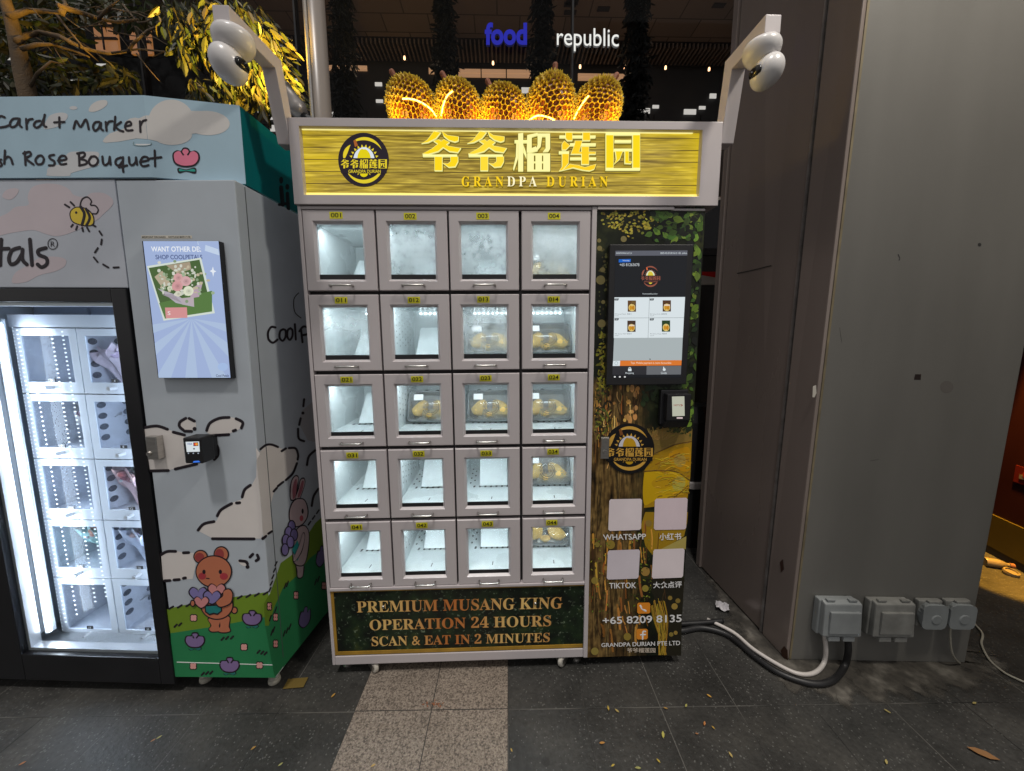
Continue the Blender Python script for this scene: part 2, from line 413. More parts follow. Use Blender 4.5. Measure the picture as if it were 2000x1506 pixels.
# ---------------------------------------------------------------- the ground
def ground_mat():
    m, nt, p = new_mat('slate_paving')
    tc = N(nt, 'ShaderNodeTexCoord')
    mp = N(nt, 'ShaderNodeMapping'); mp.inputs['Rotation'].default_value = (0, 0, .0212); mp.inputs['Location'].default_value = (.0, -.0005, 0)
    nt.links.new(tc.outputs['Object'], mp.inputs[0])
    br = N(nt, 'ShaderNodeTexBrick'); br.offset = 0; br.squash = 1
    for k, v in (('Scale', 1.0), ('Mortar Size', .0022), ('Mortar Smooth', .3), ('Brick Width', .2925), ('Row Height', .585)): br.inputs[k].default_value = v
    br.inputs['Color1'].default_value = (.85, .85, .85, 1); br.inputs['Color2'].default_value = (1.1, 1.1, 1.1, 1)
    nt.links.new(mp.outputs[0], br.inputs['Vector'])
    n1 = noise(nt, 5, 8); n2 = noise(nt, 60, 8); n3 = noise(nt, 1.3, 3)
    base = ramp(nt, n1.outputs['Fac'], [(.3, (.031, .031, .029)), (.52, (.047, .046, .043)), (.75, (.068, .065, .058))])
    fine = ramp(nt, n2.outputs['Fac'], [(.3, (.75,)*3), (.7, (1.25,)*3)])
    c = mix(nt, 1, base.outputs[0], fine.outputs[0], 'MULTIPLY')
    c = mix(nt, .8, c, br.outputs['Color'], 'MULTIPLY')
    stain = ramp(nt, n3.outputs['Fac'], [(.36, (.55, .53, .5)), (.6, (1, 1, 1))])
    c = mix(nt, .7, c, stain.outputs[0], 'MULTIPLY')
    n4 = noise(nt, 2.2, 2)
    gr = ramp(nt, n4.outputs['Fac'], [(.40, (.014, .014, .013)), (.56, (.11, .105, .095))])
    c = mix(nt, br.outputs['Fac'], c, gr.outputs[0])
    sp = N(nt, 'ShaderNodeTexVoronoi'); sp.inputs['Scale'].default_value = 75; nt.links.new(tc.outputs['Object'], sp.inputs['Vector'])
    n5 = noise(nt, 9, 2)
    mu = N(nt, 'ShaderNodeMath', operation='MULTIPLY_ADD'); mu.inputs[1].default_value = -.35
    nt.links.new(n5.outputs['Fac'], mu.inputs[0]); nt.links.new(sp.outputs['Distance'], mu.inputs[2])
    spk = ramp(nt, mu.outputs[0], [(.0, (.7, .7, .7)), (.006, (0, 0, 0))])
    c = mix(nt, spk.outputs[0], c, (.14, .14, .13))
    gv = N(nt, 'ShaderNodeTexVoronoi'); gv.inputs['Scale'].default_value = 5.5; nt.links.new(tc.outputs['Object'], gv.inputs['Vector'])
    gs = ramp(nt, gv.outputs['Distance'], [(.0, (.75,)*3), (.075, (.6,)*3), (.10, (0, 0, 0))])
    c = mix(nt, gs.outputs[0], c, (.018, .017, .016))
    nt.links.new(c, p.inputs['Base Color'])
    rr = N(nt, 'ShaderNodeMapRange'); rr.inputs['To Min'].default_value = .38; rr.inputs['To Max'].default_value = .7
    nt.links.new(n1.outputs['Fac'], rr.inputs['Value']); nt.links.new(rr.outputs[0], p.inputs['Roughness'])
    b = N(nt, 'ShaderNodeBump'); b.inputs['Strength'].default_value = .5; b.inputs['Distance'].default_value = .004
    hs = N(nt, 'ShaderNodeMath', operation='SUBTRACT'); nt.links.new(n2.outputs['Fac'], hs.inputs[0]); nt.links.new(br.outputs['Fac'], hs.inputs[1])
    nt.links.new(hs.outputs[0], b.inputs['Height']); nt.links.new(b.outputs[0], p.inputs['Normal'])
    return m
def granite_mat():
    m, nt, p = new_mat('beige_granite')
    tc = N(nt, 'ShaderNodeTexCoord')
    mp = N(nt, 'ShaderNodeMapping'); mp.inputs['Rotation'].default_value = (0, 0, .0212); mp.inputs['Location'].default_value = (-.0, -.0005, 0)
    nt.links.new(tc.outputs['Object'], mp.inputs[0])
    br = N(nt, 'ShaderNodeTexBrick'); br.offset = 0
    for k, v in (('Scale', 1.0), ('Mortar Size', .002), ('Mortar Smooth', .3), ('Brick Width', .2925), ('Row Height', .585)): br.inputs[k].default_value = v
    br.inputs['Color1'].default_value = (.95, .95, .95, 1); br.inputs['Color2'].default_value = (1.05, 1.03, 1, 1)
    nt.links.new(mp.outputs[0], br.inputs['Vector'])
    n1 = noise(nt, 150, 3); n2 = noise(nt, 330, 2); n3 = noise(nt, 3, 5)
    a = ramp(nt, n1.outputs['Fac'], [(.36, (.105, .086, .07)), (.47, (.22, .18, .148)), (.62, (.33, .28, .228))])
    f = ramp(nt, n2.outputs['Fac'], [(.35, (.6,)*3), (.6, (1.1,)*3)])
    c = mix(nt, .8, a.outputs[0], f.outputs[0], 'MULTIPLY')
    c = mix(nt, .8, c, br.outputs['Color'], 'MULTIPLY')
    st = ramp(nt, n3.outputs['Fac'], [(.3, (.7, .68, .65)), (.55, (1, 1, 1))])
    c = mix(nt, .6, c, st.outputs[0], 'MULTIPLY')
    c = mix(nt, br.outputs['Fac'], c, (.03, .027, .025))
    nt.links.new(c, p.inputs['Base Color']); p.inputs['Roughness'].default_value = .6
    b = N(nt, 'ShaderNodeBump'); b.inputs['Strength'].default_value = .25; b.inputs['Distance'].default_value = .003
    nt.links.new(n1.outputs['Fac'], b.inputs['Height']); nt.links.new(b.outputs[0], p.inputs['Normal'])
    return m
mb = MB(); mb.add([(-30, -12, 0), (30, -12, 0), (30, 40, 0), (-30, 40, 0)], [(0, 1, 2, 3)])
struct(mb.build('pavement', ground_mat()))
def tl(k, y): return -.0127+.2925*k+.0212*y      # tile joints run along these lines; cross joints at y = 1.2403 - .0212 x
mb = MB(); mb.add([(tl(-2, -4), -4, .004), (tl(0, -4), -4, .004), (tl(0, 6), 6, .004), (tl(-2, 6), 6, .004)], [(0, 1, 2, 3)])
struct(mb.build('granite_path', granite_mat()))
for nm in ('slate_paving', 'beige_granite'):
    for n in bpy.data.materials[nm].node_tree.nodes:
        if n.type == 'MAPPING':
            n.inputs['Rotation'].default_value = (0, 0, .0212); n.inputs['Location'].default_value = (.0127, -1.2403, 0)
# worn concrete apron around the pillar
mb = MB()
pts = [floor_at(*q, .004) for q in [(1362, 1085), (1388, 1160), (1440, 1250), (1500, 1325), (1560, 1360), (1640, 1372), (1760, 1368), (1880, 1360), (1960, 1330), (1940, 1285), (1880, 1230), (1600, 1200), (1420, 1080)]]
n_ = len(pts); bd = []
for i in range(n_):
    a, b = pts[i], pts[(i+1) % n_]
    for j in range(9):
        t = j/9; bd.append(a.lerp(b, t)+Vector((random.gauss(0, .009), random.gauss(0, .009), 0)))
ct = sum(bd, Vector())/len(bd)
m_ = len(bd); inn = [ct.lerp(p, .80) for p in bd]; out_ = [ct.lerp(p, 1.10) for p in bd]
mb.add([ct]+inn+out_, [(0, i+1, (i+1) % m_+1) for i in range(m_)]+[(1+i, 1+m_+i, 1+m_+(i+1) % m_, 1+(i+1) % m_) for i in range(m_)], [(1, 1, 1)]*(m_+1)+[(0, 0, 0)]*m_)
m, nt, p = new_mat('worn_concrete')
n1 = noise(nt, 7, 8); n2 = noise(nt, 40, 6)
r1 = ramp(nt, n1.outputs['Fac'], [(.3, (.036, .032, .027)), (.50, (.066, .059, .049)), (.66, (.19, .175, .15))])
r2 = ramp(nt, n2.outputs['Fac'], [(.3, (.7,)*3), (.7, (1.3,)*3)])
nt.links.new(mix(nt, 1, r1.outputs[0], r2.outputs[0], 'MULTIPLY'), p.inputs['Base Color']); p.inputs['Roughness'].default_value = .8
b = N(nt, 'ShaderNodeBump'); b.inputs['Strength'].default_value = .5; b.inputs['Distance'].default_value = .005
nt.links.new(n2.outputs['Fac'], b.inputs['Height']); nt.links.new(b.outputs[0], p.inputs['Normal'])
va = N(nt, 'ShaderNodeVertexColor', layer_name='Col'); ne = noise(nt, 11, 8)
ad_ = N(nt, 'ShaderNodeMath', operation='MULTIPLY_ADD'); ad_.inputs[1].default_value = 2.2; ad_.inputs[2].default_value = -1.1; nt.links.new(ne.outputs['Fac'], ad_.inputs[0])
sm_ = N(nt, 'ShaderNodeMath', operation='ADD'); nt.links.new(va.outputs[0], sm_.inputs[0]); nt.links.new(ad_.outputs[0], sm_.inputs[1])
al = ramp(nt, sm_.outputs[0], [(.3, (0, 0, 0)), (.75, (1, 1, 1))]); nt.links.new(al.outputs[0], p.inputs['Alpha'])
struct(mb.build('concrete_apron', m))

# ---------------------------------------------------------------- the shopping mall behind
MY = 3.4                                     # glass front
mall = thing('shopping_mall', 'dark glass fronted shopping mall with brown soffit and tiny warm lights behind the machines', 'building', T((0, MY, 0)))
MF = Frame(mall.matrix_world.copy())
gl = glass_mat('facade_glass', (.8, .8, .82), ior=1.18, rough=.05)
mb = MB(); mb.box(-6, 3.2, 0, .02, 2.2, 6.5); mb.build('glass_wall', gl, mall)
mb = MB()
for x in (-4.4, -2.9, -1.65, .62, 2.35): mb.box(x, x+.015, -.005, .06, 0, 6.5)
mb.box(-6, 3.2, -.007, .06, 2.14, 2.2)
mb.build('mullion', M_black, mall)
mb = MB(); mb.box(-6, 3.2, .0, .05, 0, 2.13); mb.build('lower_wall', paint('dark_cladding', (.02, .019, .018), .5), mall)
def soffit_mat():
    m, nt, p = new_mat('brown_soffit')
    tc = N(nt, 'ShaderNodeTexCoord')
    br = N(nt, 'ShaderNodeTexBrick'); br.offset = .5
    for k, v in (('Scale', 1.0), ('Mortar Size', .012), ('Brick Width', .85), ('Row Height', .42)): br.inputs[k].default_value = v
    br.inputs['Color1'].default_value = (.16, .115, .085, 1); br.inputs['Color2'].default_value = (.12, .09, .07, 1); br.inputs['Mortar'].default_value = (.05, .04, .03, 1)
    nt.links.new(tc.outputs['Object'], br.inputs['Vector']); nt.links.new(br.outputs['Color'], p.inputs['Base Color'])
    p.inputs['Roughness'].default_value = .8; return m
# tiled soffit (underside 7 m up), slatted band, lit upper windows, dark inner wall
ZC = 7.3
mb = MB(); mb.box(-14, 8, .6, 4.73, ZC, ZC+.1); mb.build('soffit', soffit_mat(), mall)
mb = MB()
for i in range(20):
    x = random.uniform(-3.5, 4); y = random.uniform(3.4, 4.4); mb.box(x, x+.22, y, y+.1, ZC-.012, ZC-.002)
mb.build('soffit_vent', M_dark, mall)
mb = MB()
for i in range(150):
    x = -6.5+i*.085; mb.box(x, x+.03, 4.74, 5.22, ZC-.11, ZC-.02)
mb.build('slat_ceiling', paint('bronze_slats', (.13, .10, .08), .6), mall)
mb = MB(); mb.box(-14, 8, 4.74, 5.5, ZC+.0, ZC+.1); mb.build('slat_backing', M_dark, mall)
wl = emit('lit_shop_window', lin(205, 150, 100), .75)
segs = [(640, 718, 127, 138), (836, 849, 132, 144), (890, 1038, 134, 152), (1128, 1222, 143, 158), (480, 500, 118, 132), (1255, 1262, 150, 160)]
for (x0, x1, y0, y1) in segs:
    mb = MB(); a = MF.hit(x0, y0, 1, 5.34); d = MF.hit(x1, y1, 1, 5.34)
    n = max(1, int((d.x-a.x)/.42)); wd = (d.x-a.x)/n
    for i in range(n): mb.box(a.x+wd*i+.012, a.x+wd*(i+1)-.012, 5.34, 5.36, d.z, d.z+(a.z-d.z)*.44); mb.box(a.x+wd*i+.012, a.x+wd*(i+1)-.012, 5.34, 5.36, d.z+(a.z-d.z)*.52, a.z)
    mb.build('lit_window', wl, mall)
mb = MB(); mb.box(-14, 8, 5.37, 5.5, 0, ZC-.02)
mb.build('inner_wall', paint('dark_inner_wall', (.03, .03, .03), .6), mall)
mb = MB()
for z in (4.6, 5.3, 6.0):
    mb.box(-9, 7, 5.355, 5.368, z, z+.012)
for x in range(-9, 7): mb.box(x*1.05+.3, x*1.05+.312, 5.352, 5.368, 3.2, 6.3)
mb.build('wall_joint', paint('joint_line', (.012, .012, .012), .8), mall)
we = emit('wall_lamp', (1, .96, .85), .75)
lamps = [(580,156,14,6),(739,164,14,7),(741,197,14,6),(649,223,15,9),(510,220,16,6),(492,249,14,6),(529,229,10,8),(472,207,14,6),(1027,176,17,11),(1214,185,13,6),(1258,216,23,10),(1281,208,12,6),(1348,218,23,10),(1372,210,12,6),(1393,187,12,9),(533,250,12,12),(200,128,24,8),(146,160,22,8),(15,112,8,8),(451,172,10,10),(795,203,16,8),(878,213,14,8)]
for (x, y, dx, dy) in lamps:
    mb = MB(); a = MF.hit(x-dx/2, y-dy/2, 1, 5.33); d = MF.hit(x+dx/2, y+dy/2, 1, 5.33)
    mb.box(a.x, d.x, 5.33, 5.35, d.z, a.z); mb.build('wall_light', we, mall)
wd_ = emit('warm_downlight', (1, .55, .25), 5)
for (x, y) in [(697, 106), (790, 113), (963, 123), (1133, 130), (1220, 131), (1300, 132), (1385, 135), (400, 90)]:
    q = MF.hit(x, y, 1, 4.9); mb = MB(); mb.lathe([(.02, -.03), (.022, 0), (.015, .03)], T(q), 10); mb.build('downlight', wd_, mall)
# amber lit windows seen through the tree
am = emit('amber_window', lin(190, 120, 50), .7)
for (x0, y0, x1, y1) in [(180, 40, 232, 102), (250, 50, 297, 106)]:
    a = MF.hit(x0, y0, 1, 3.0); d = MF.hit(x1, y1, 1, 3.0)
    mb = MB(); mb.box(a.x, d.x, 3.0, 3.04, d.z, a.z); mb.build('lit_window', am, mall)
    mb = MB(); h = (a.z-d.z)/5
    for i in (2, 4): mb.box(a.x-.02, d.x+.02, 2.96, 2.995, d.z+h*i-.01, d.z+h*i+.01)
    mb.box((a.x+d.x)/2-.012, (a.x+d.x)/2+.012, 2.95, 2.959, d.z, a.z)
    mb.build('window_bar', M_dark, mall)
# unseen fill lamps added under the soffit to brighten the mall interior
for x in (-3, 0, 3):
    ld = bpy.data.lights.new('soffit_fill', 'AREA'); ld.shape = 'RECTANGLE'; ld.size = 2.6; ld.size_y = .3; ld.energy = 7.5; ld.color = (1, .72, .5)
    lo = bpy.data.objects.new('soffit_fill', ld); col.objects.link(lo); lo.location = (x, MY+3.2, 5.6); lo.rotation_euler = (math.radians(160), 0, 0)
# shop name on the glass
sg = thing('shop_sign', 'glowing shop name food republic in blue and white letters on the dark glass', 'sign', T((0, MY-.03, 0)))
SF = Frame(sg.matrix_world.copy())
a1 = Art(flat(SF, 1, 0, (0, -1, 0))); a1.text('food', (947, 48, 1029, 92), lin(30, 34, 158), 2, .035, depth=.02, side=(.01, .01, .05))
a1.build('blue_word', screen_mat('blue_letters', 1.0), sg)
a1 = Art(flat(SF, 1, 0, (0, -1, 0))); a1.text('republic', [(1087, 58), (1207, 60), (1207, 106), (1087, 103)], lin(238, 238, 232), 2, .0, depth=.02, side=(.1, .1, .1))
a1.build('white_word', screen_mat('white_letters', 1.0), sg)
# dark columnar trees standing inside the glass
M_dleaf = paint('dark_foliage', (.010, .012, .009), .7, .3, 20)
def leafcloud(mb, blobs, n, size, droop=.5, c=None):
    for _ in range(n):
        o, r = random.choice(blobs)
        v = Vector((random.gauss(0, 1), random.gauss(0, 1), random.gauss(0, 1))).normalized()*random.random()**.4
        p = Vector(o)+Vector((v.x*r[0], v.y*r[1], v.z*r[2]))
        leaf(mb, p, Vector((random.uniform(-1, 1), random.uniform(-1, 1), random.uniform(-1, .6)-droop)).normalized(), size*random.uniform(.6, 1.3), c=c)
def leaf(mb, p, d, L, wd=.3, c=None):
    sd = d.cross(Vector((random.uniform(-1, 1), random.uniform(-1, 1), random.uniform(-1, 1)))).normalized()
    up = sd.cross(d)
    cc = c() if callable(c) else c
    E = lambda t, s_, k: p+d*L*t+sd*L*wd*s_+up*L*k
    mb.add([E(0, 0, 0), E(.22, .38, .05), E(.55, .5, .06), E(.85, .24, .02), E(1, 0, -.03), E(.85, -.24, .02), E(.55, -.5, .06), E(.22, -.38, .05), E(.5, 0, -.02)],
           [(i, (i+1) % 8, 8) for i in range(8)], cc)
labs = ['dark columnar tree inside the glass next to the steel column', 'dark columnar tree inside the glass left of the blue word', 'dark columnar tree inside the glass between the blue and white words', 'dark columnar tree inside the glass right of the white word']
for (px, wpx), lb in zip([(669, 36), (870, 36), (1058, 36), (1243, 40)], labs):
    q = at(px, 80, 6.4)
    t = thing('columnar_tree', lb, 'tree', T((q.x, 6.4, 0)), 'columnar trees inside the mall')
    rr = wpx/720*6.6/2*1.25
    mb = MB(); mb.tube([(0, 0, 0), (0, 0, 3.6)], [.07, .04], 8); mb.build('trunk', M_dark, t)
    mb = MB(); leafcloud(mb, [((0, 0, z), (rr*(1 if z < 6 else .75), rr, .45)) for z in (3.8, 4.3, 4.8, 5.3, 5.8, 6.3, 6.6)], 2600, .12)
    mb.build('crown', M_dleaf, t)

# ---------------------------------------------------------------- steel column and floodlight
q = at(619, 100, 2.15)
pc = thing('steel_column', 'slim grey metal column rising behind the durian machine beside its left camera', 'column', T((q.x, 2.15, 0)))
mb = MB(); mb.lathe([(.052, 0), (.052, 4.2)], n=28); mb.build('shaft', paint('column_paint', (.30, .26, .23), .32, .12, 3, stretch=(1, 1, .2)), pc, smooth=True)
mb = MB(); mb.box(-.022, -.012, -.062, -.04, 0, 4.2); mb.build('seam_strip', M_steel, pc)
mb = MB(); mb.lathe([(.09, 0), (.09, .02), (.06, .03)], n=24); mb.build('base_collar', M_steel, pc)
q = at(568, 196, 1.9)
fl = thing('floodlight', 'grey cylindrical floodlight tilted up beside the steel column', 'lamp', T(q) @ Rz(-8) @ Ry(-38))
mb = MB(); mb.lathe([(.0, -.09), (.03, -.085), (.04, -.05), (.04, .05), (.044, .05), (.044, .06), (.036, .06)], n=20); mb.build('housing', paint('grey_metal', (.3, .28, .27), .4, metal=.6), fl, smooth=True)
mb = MB(); mb.lathe([(.0, .055), (.036, .055)], n=20); mb.build('lens', emit('amber_lens', (1, .6, .12), 4), fl)
mb = MB(); mb.tube([(0, 0, -.08), (.03, .02, -.16), (.08, .1, -.2)], .015, 8); mb.build('arm', M_black, fl)
sp = bpy.data.lights.new('flood_beam', 'SPOT'); sp.energy = 480; sp.color = (1, .60, .07); sp.spot_size = math.radians(84); sp.spot_blend = .6; sp.shadow_soft_size = .04
spo = bpy.data.objects.new('flood_beam', sp); col.objects.link(spo); spo.location = q+Vector((-.06, 0, .09)); 
spo.rotation_euler = (at(490, 50, 2.3)-q).to_track_quat('-Z', 'Y').to_euler()

# ---------------------------------------------------------------- street tree, upper left
M_bark = paint('bark', (.10, .065, .035), .85, .3, 15, bump=.6)
tr = thing('street_tree', 'leafy street tree with tangled branches and amber lit drooping leaves behind the flower machine', 'tree', T((-2.75, 2.6, 0)))
TF = Frame(tr.matrix_world.copy())
def tp(x, y, Y=0.0): return TF.hit(x*.3, y*.3, 1, Y)
mb = MB()
tk = [tp(*q) for q in [(10, -250), (25, -100), (35, 0), (70, 120), (105, 260), (150, 480)]]
b0 = tk[-1]; tk.append(Vector((b0.x+.12, 0, 1.2))); tk.append(Vector((b0.x+.15, 0, 0)))
mb.tube(tk, [.018, .022, .026, .03, .034, .042, .05, .07], 10); mb.build('trunk', M_bark, tr, smooth=True)
brs = [([(60, 110), (180, 70), (300, 75), (400, 85)], .03), ([(110, 270), (160, 235), (260, 212), (390, 238), (470, 280), (560, 320), (700, 350), (830, 335)], .028),
       ([(140, 320), (240, 290), (330, 290), (480, 330), (580, 372)], .02), ([(380, 40), (520, 80), (640, 120), (760, 145), (900, 128)], .026),
       ([(640, 85), (740, 60), (830, 78)], .014), ([(640, 122), (700, 60), (770, 0), (800, -60)], .014), ([(365, 92), (450, 200), (560, 330), (640, 400)], .012),
       ([(800, 30), (900, 150), (960, 140), (1100, 65)], .01), ([(890, 350), (960, 440), (1040, 530)], .008), ([(700, 350), (900, 320), (1100, 340), (1250, 420), (1350, 490)], .01),
       ([(400, 85), (430, 30), (380, -60)], .025), ([(830, 335), (870, 280), (960, 200), (1080, 150), (1200, 80), (1300, 0)], .014), ([(190, 580), (240, 480), (330, 400), (420, 420)], .015), ([(740, 60), (900, 90), (1060, 160), (1180, 220)], .008)]
rt = random.Random(9)
for _ in range(26):
    x, y = rt.uniform(150, 1100), rt.uniform(20, 420); a_ = rt.uniform(-.5, 1.2); L_ = rt.uniform(120, 320)
    brs.append(([(x, y), (x+L_*.5*math.cos(a_), y+L_*.5*math.sin(a_)+rt.uniform(-20, 20)), (x+L_*math.cos(a_), y+L_*math.sin(a_)+rt.uniform(-10, 40))], rt.uniform(.004, .007)))
for pts, r in brs:
    mb = MB(); n = len(pts)
    mb.tube([tp(x, y, .1*math.sin(i*1.3+r*200)) for i, (x, y) in enumerate(pts)], [r*.62*(1-.6*i/(n-1)) for i in range(n)], 7)
    mb.build('branch', M_bark, tr, smooth=True)
m, nt, p = new_mat('tree_leaf')
a = N(nt, 'ShaderNodeVertexColor', layer_name='Col'); nt.links.new(a.outputs[0], p.inputs['Base Color']); p.inputs['Roughness'].default_value = .5
tn = N(nt, 'ShaderNodeBsdfTranslucent'); nt.links.new(a.outputs[0], tn.inputs[0]); mxs = N(nt, 'ShaderNodeMixShader'); mxs.inputs[0].default_value = .35
nt.links.new(p.outputs[0], mxs.inputs[1]); nt.links.new(tn.outputs[0], mxs.inputs[2]); nt.links.new(mxs.outputs[0], nt.nodes['Material Output'].inputs[0])
def gcol(): s = random.uniform(.5, 1.5); return (.034*s*random.uniform(.7, 1.5), .040*s, .010*s)
mb = MB()
dk = [(100, 350, 180, 200), (60, 500, 160, 110), (300, 460, 220, 110), (480, 500, 200, 70), (300, 180, 220, 120), (560, 30, 260, 70), (200, 20, 220, 60), (720, 480, 150, 80), (420, 60, 200, 80), (880, 60, 220, 70), (30, 200, 80, 160)]
for (x, y, rx, ry) in dk:
    for _ in range(52):
        a_ = random.uniform(0, 2*PI); rr = random.random()**.5
        p0 = tp(x+rx*rr*math.cos(a_), y+ry*rr*math.sin(a_), random.uniform(.12, .6))
        d = Vector((random.uniform(-.8, .8), random.uniform(-.6, .4), random.uniform(-1.2, .1))).normalized()
        for s_ in range(2): leaf(mb, p0+d*.05*s_, (d+Vector((random.uniform(-.6, .6), 0, random.uniform(-.4, .4)))).normalized(), random.uniform(.06, .11), .34, gcol)
lit = [(1200, 90, 90, 110), (1330, 60, 110, 80), (1480, 40, 160, 60), (1560, 90, 170, 90), (1660, 180, 130, 100), (1760, 260, 90, 90), (1180, 190, 60, 70), (1320, 200, 60, 60), (1800, 350, 70, 60), (1500, 480, 110, 90), (1280, 560, 60, 70), (1850, 540, 70, 60), (1620, 400, 100, 120), (1700, 560, 80, 60), (1420, 330, 90, 80), (1100, 40, 80, 60)]
for (x, y, rx, ry) in lit:
    for _ in range(58):
        a_ = random.uniform(0, 2*PI); rr = random.random()**.5
        p0 = tp(x+rx*rr*math.cos(a_), y+ry*rr*math.sin(a_), random.uniform(-.4, .1))
        d = Vector((random.uniform(-.25, .7), random.uniform(-.3, .3), random.uniform(-1.3, -.5))).normalized()
        for s_ in range(3): leaf(mb, p0+d*.05*s_, (d+Vector((random.uniform(-.5, .5), 0, random.uniform(-.3, .5)))).normalized(), random.uniform(.045, .09), .32, gcol)
mb.build('crown', m, tr)
# ================================================================ the durian locker machine
MM = T((0, DF, 0))
mach = thing('durian_vending_machine', 'tall white locker vending machine with yellow lit wooden sign and dark jungle wrap', 'vending machine', MM)
DFr = Frame(MM.copy())
BX0, BXM, BX1, ZB, ZT = -.7181, .3563, .7590, .055, 1.8815
DEP = .72
mb = MB()   # shell: left locker half and right control half
mb.box(BX0, BX0+.008, .012, DEP, ZB, ZT); mb.box(BX1-.008, BX1, .004, DEP, ZB, 1.868)
mb.box(BX0+.008, BX1-.008, .5, DEP, ZB, ZT-.02); mb.box(BX0+.008, BX1-.008, .03, DEP, ZT-.012, ZT); mb.box(BX0+.008, BX1-.008, .03, DEP, ZB, ZB+.02)
mb.build('cabinet', M_white, mach)
mb = MB()   # front frame
mb.box(BX0, -.7055, 0, .03, ZB, ZT); mb.box(.3385, BXM, -.004, .03, ZB, ZT); mb.box(-.7055, .3385, .001, .03, 1.8705, ZT)
mb.box(-.7055, .3385, .0, .03, ZB, .094); mb.box(-.7055, .3385, -.004, .03, .392, .4045)
mb.build('front_frame', M_white, mach, bevel=.0025)
mb = MB(); mb.box(-.7055, .3385, .024, .034, .405, 1.8705)
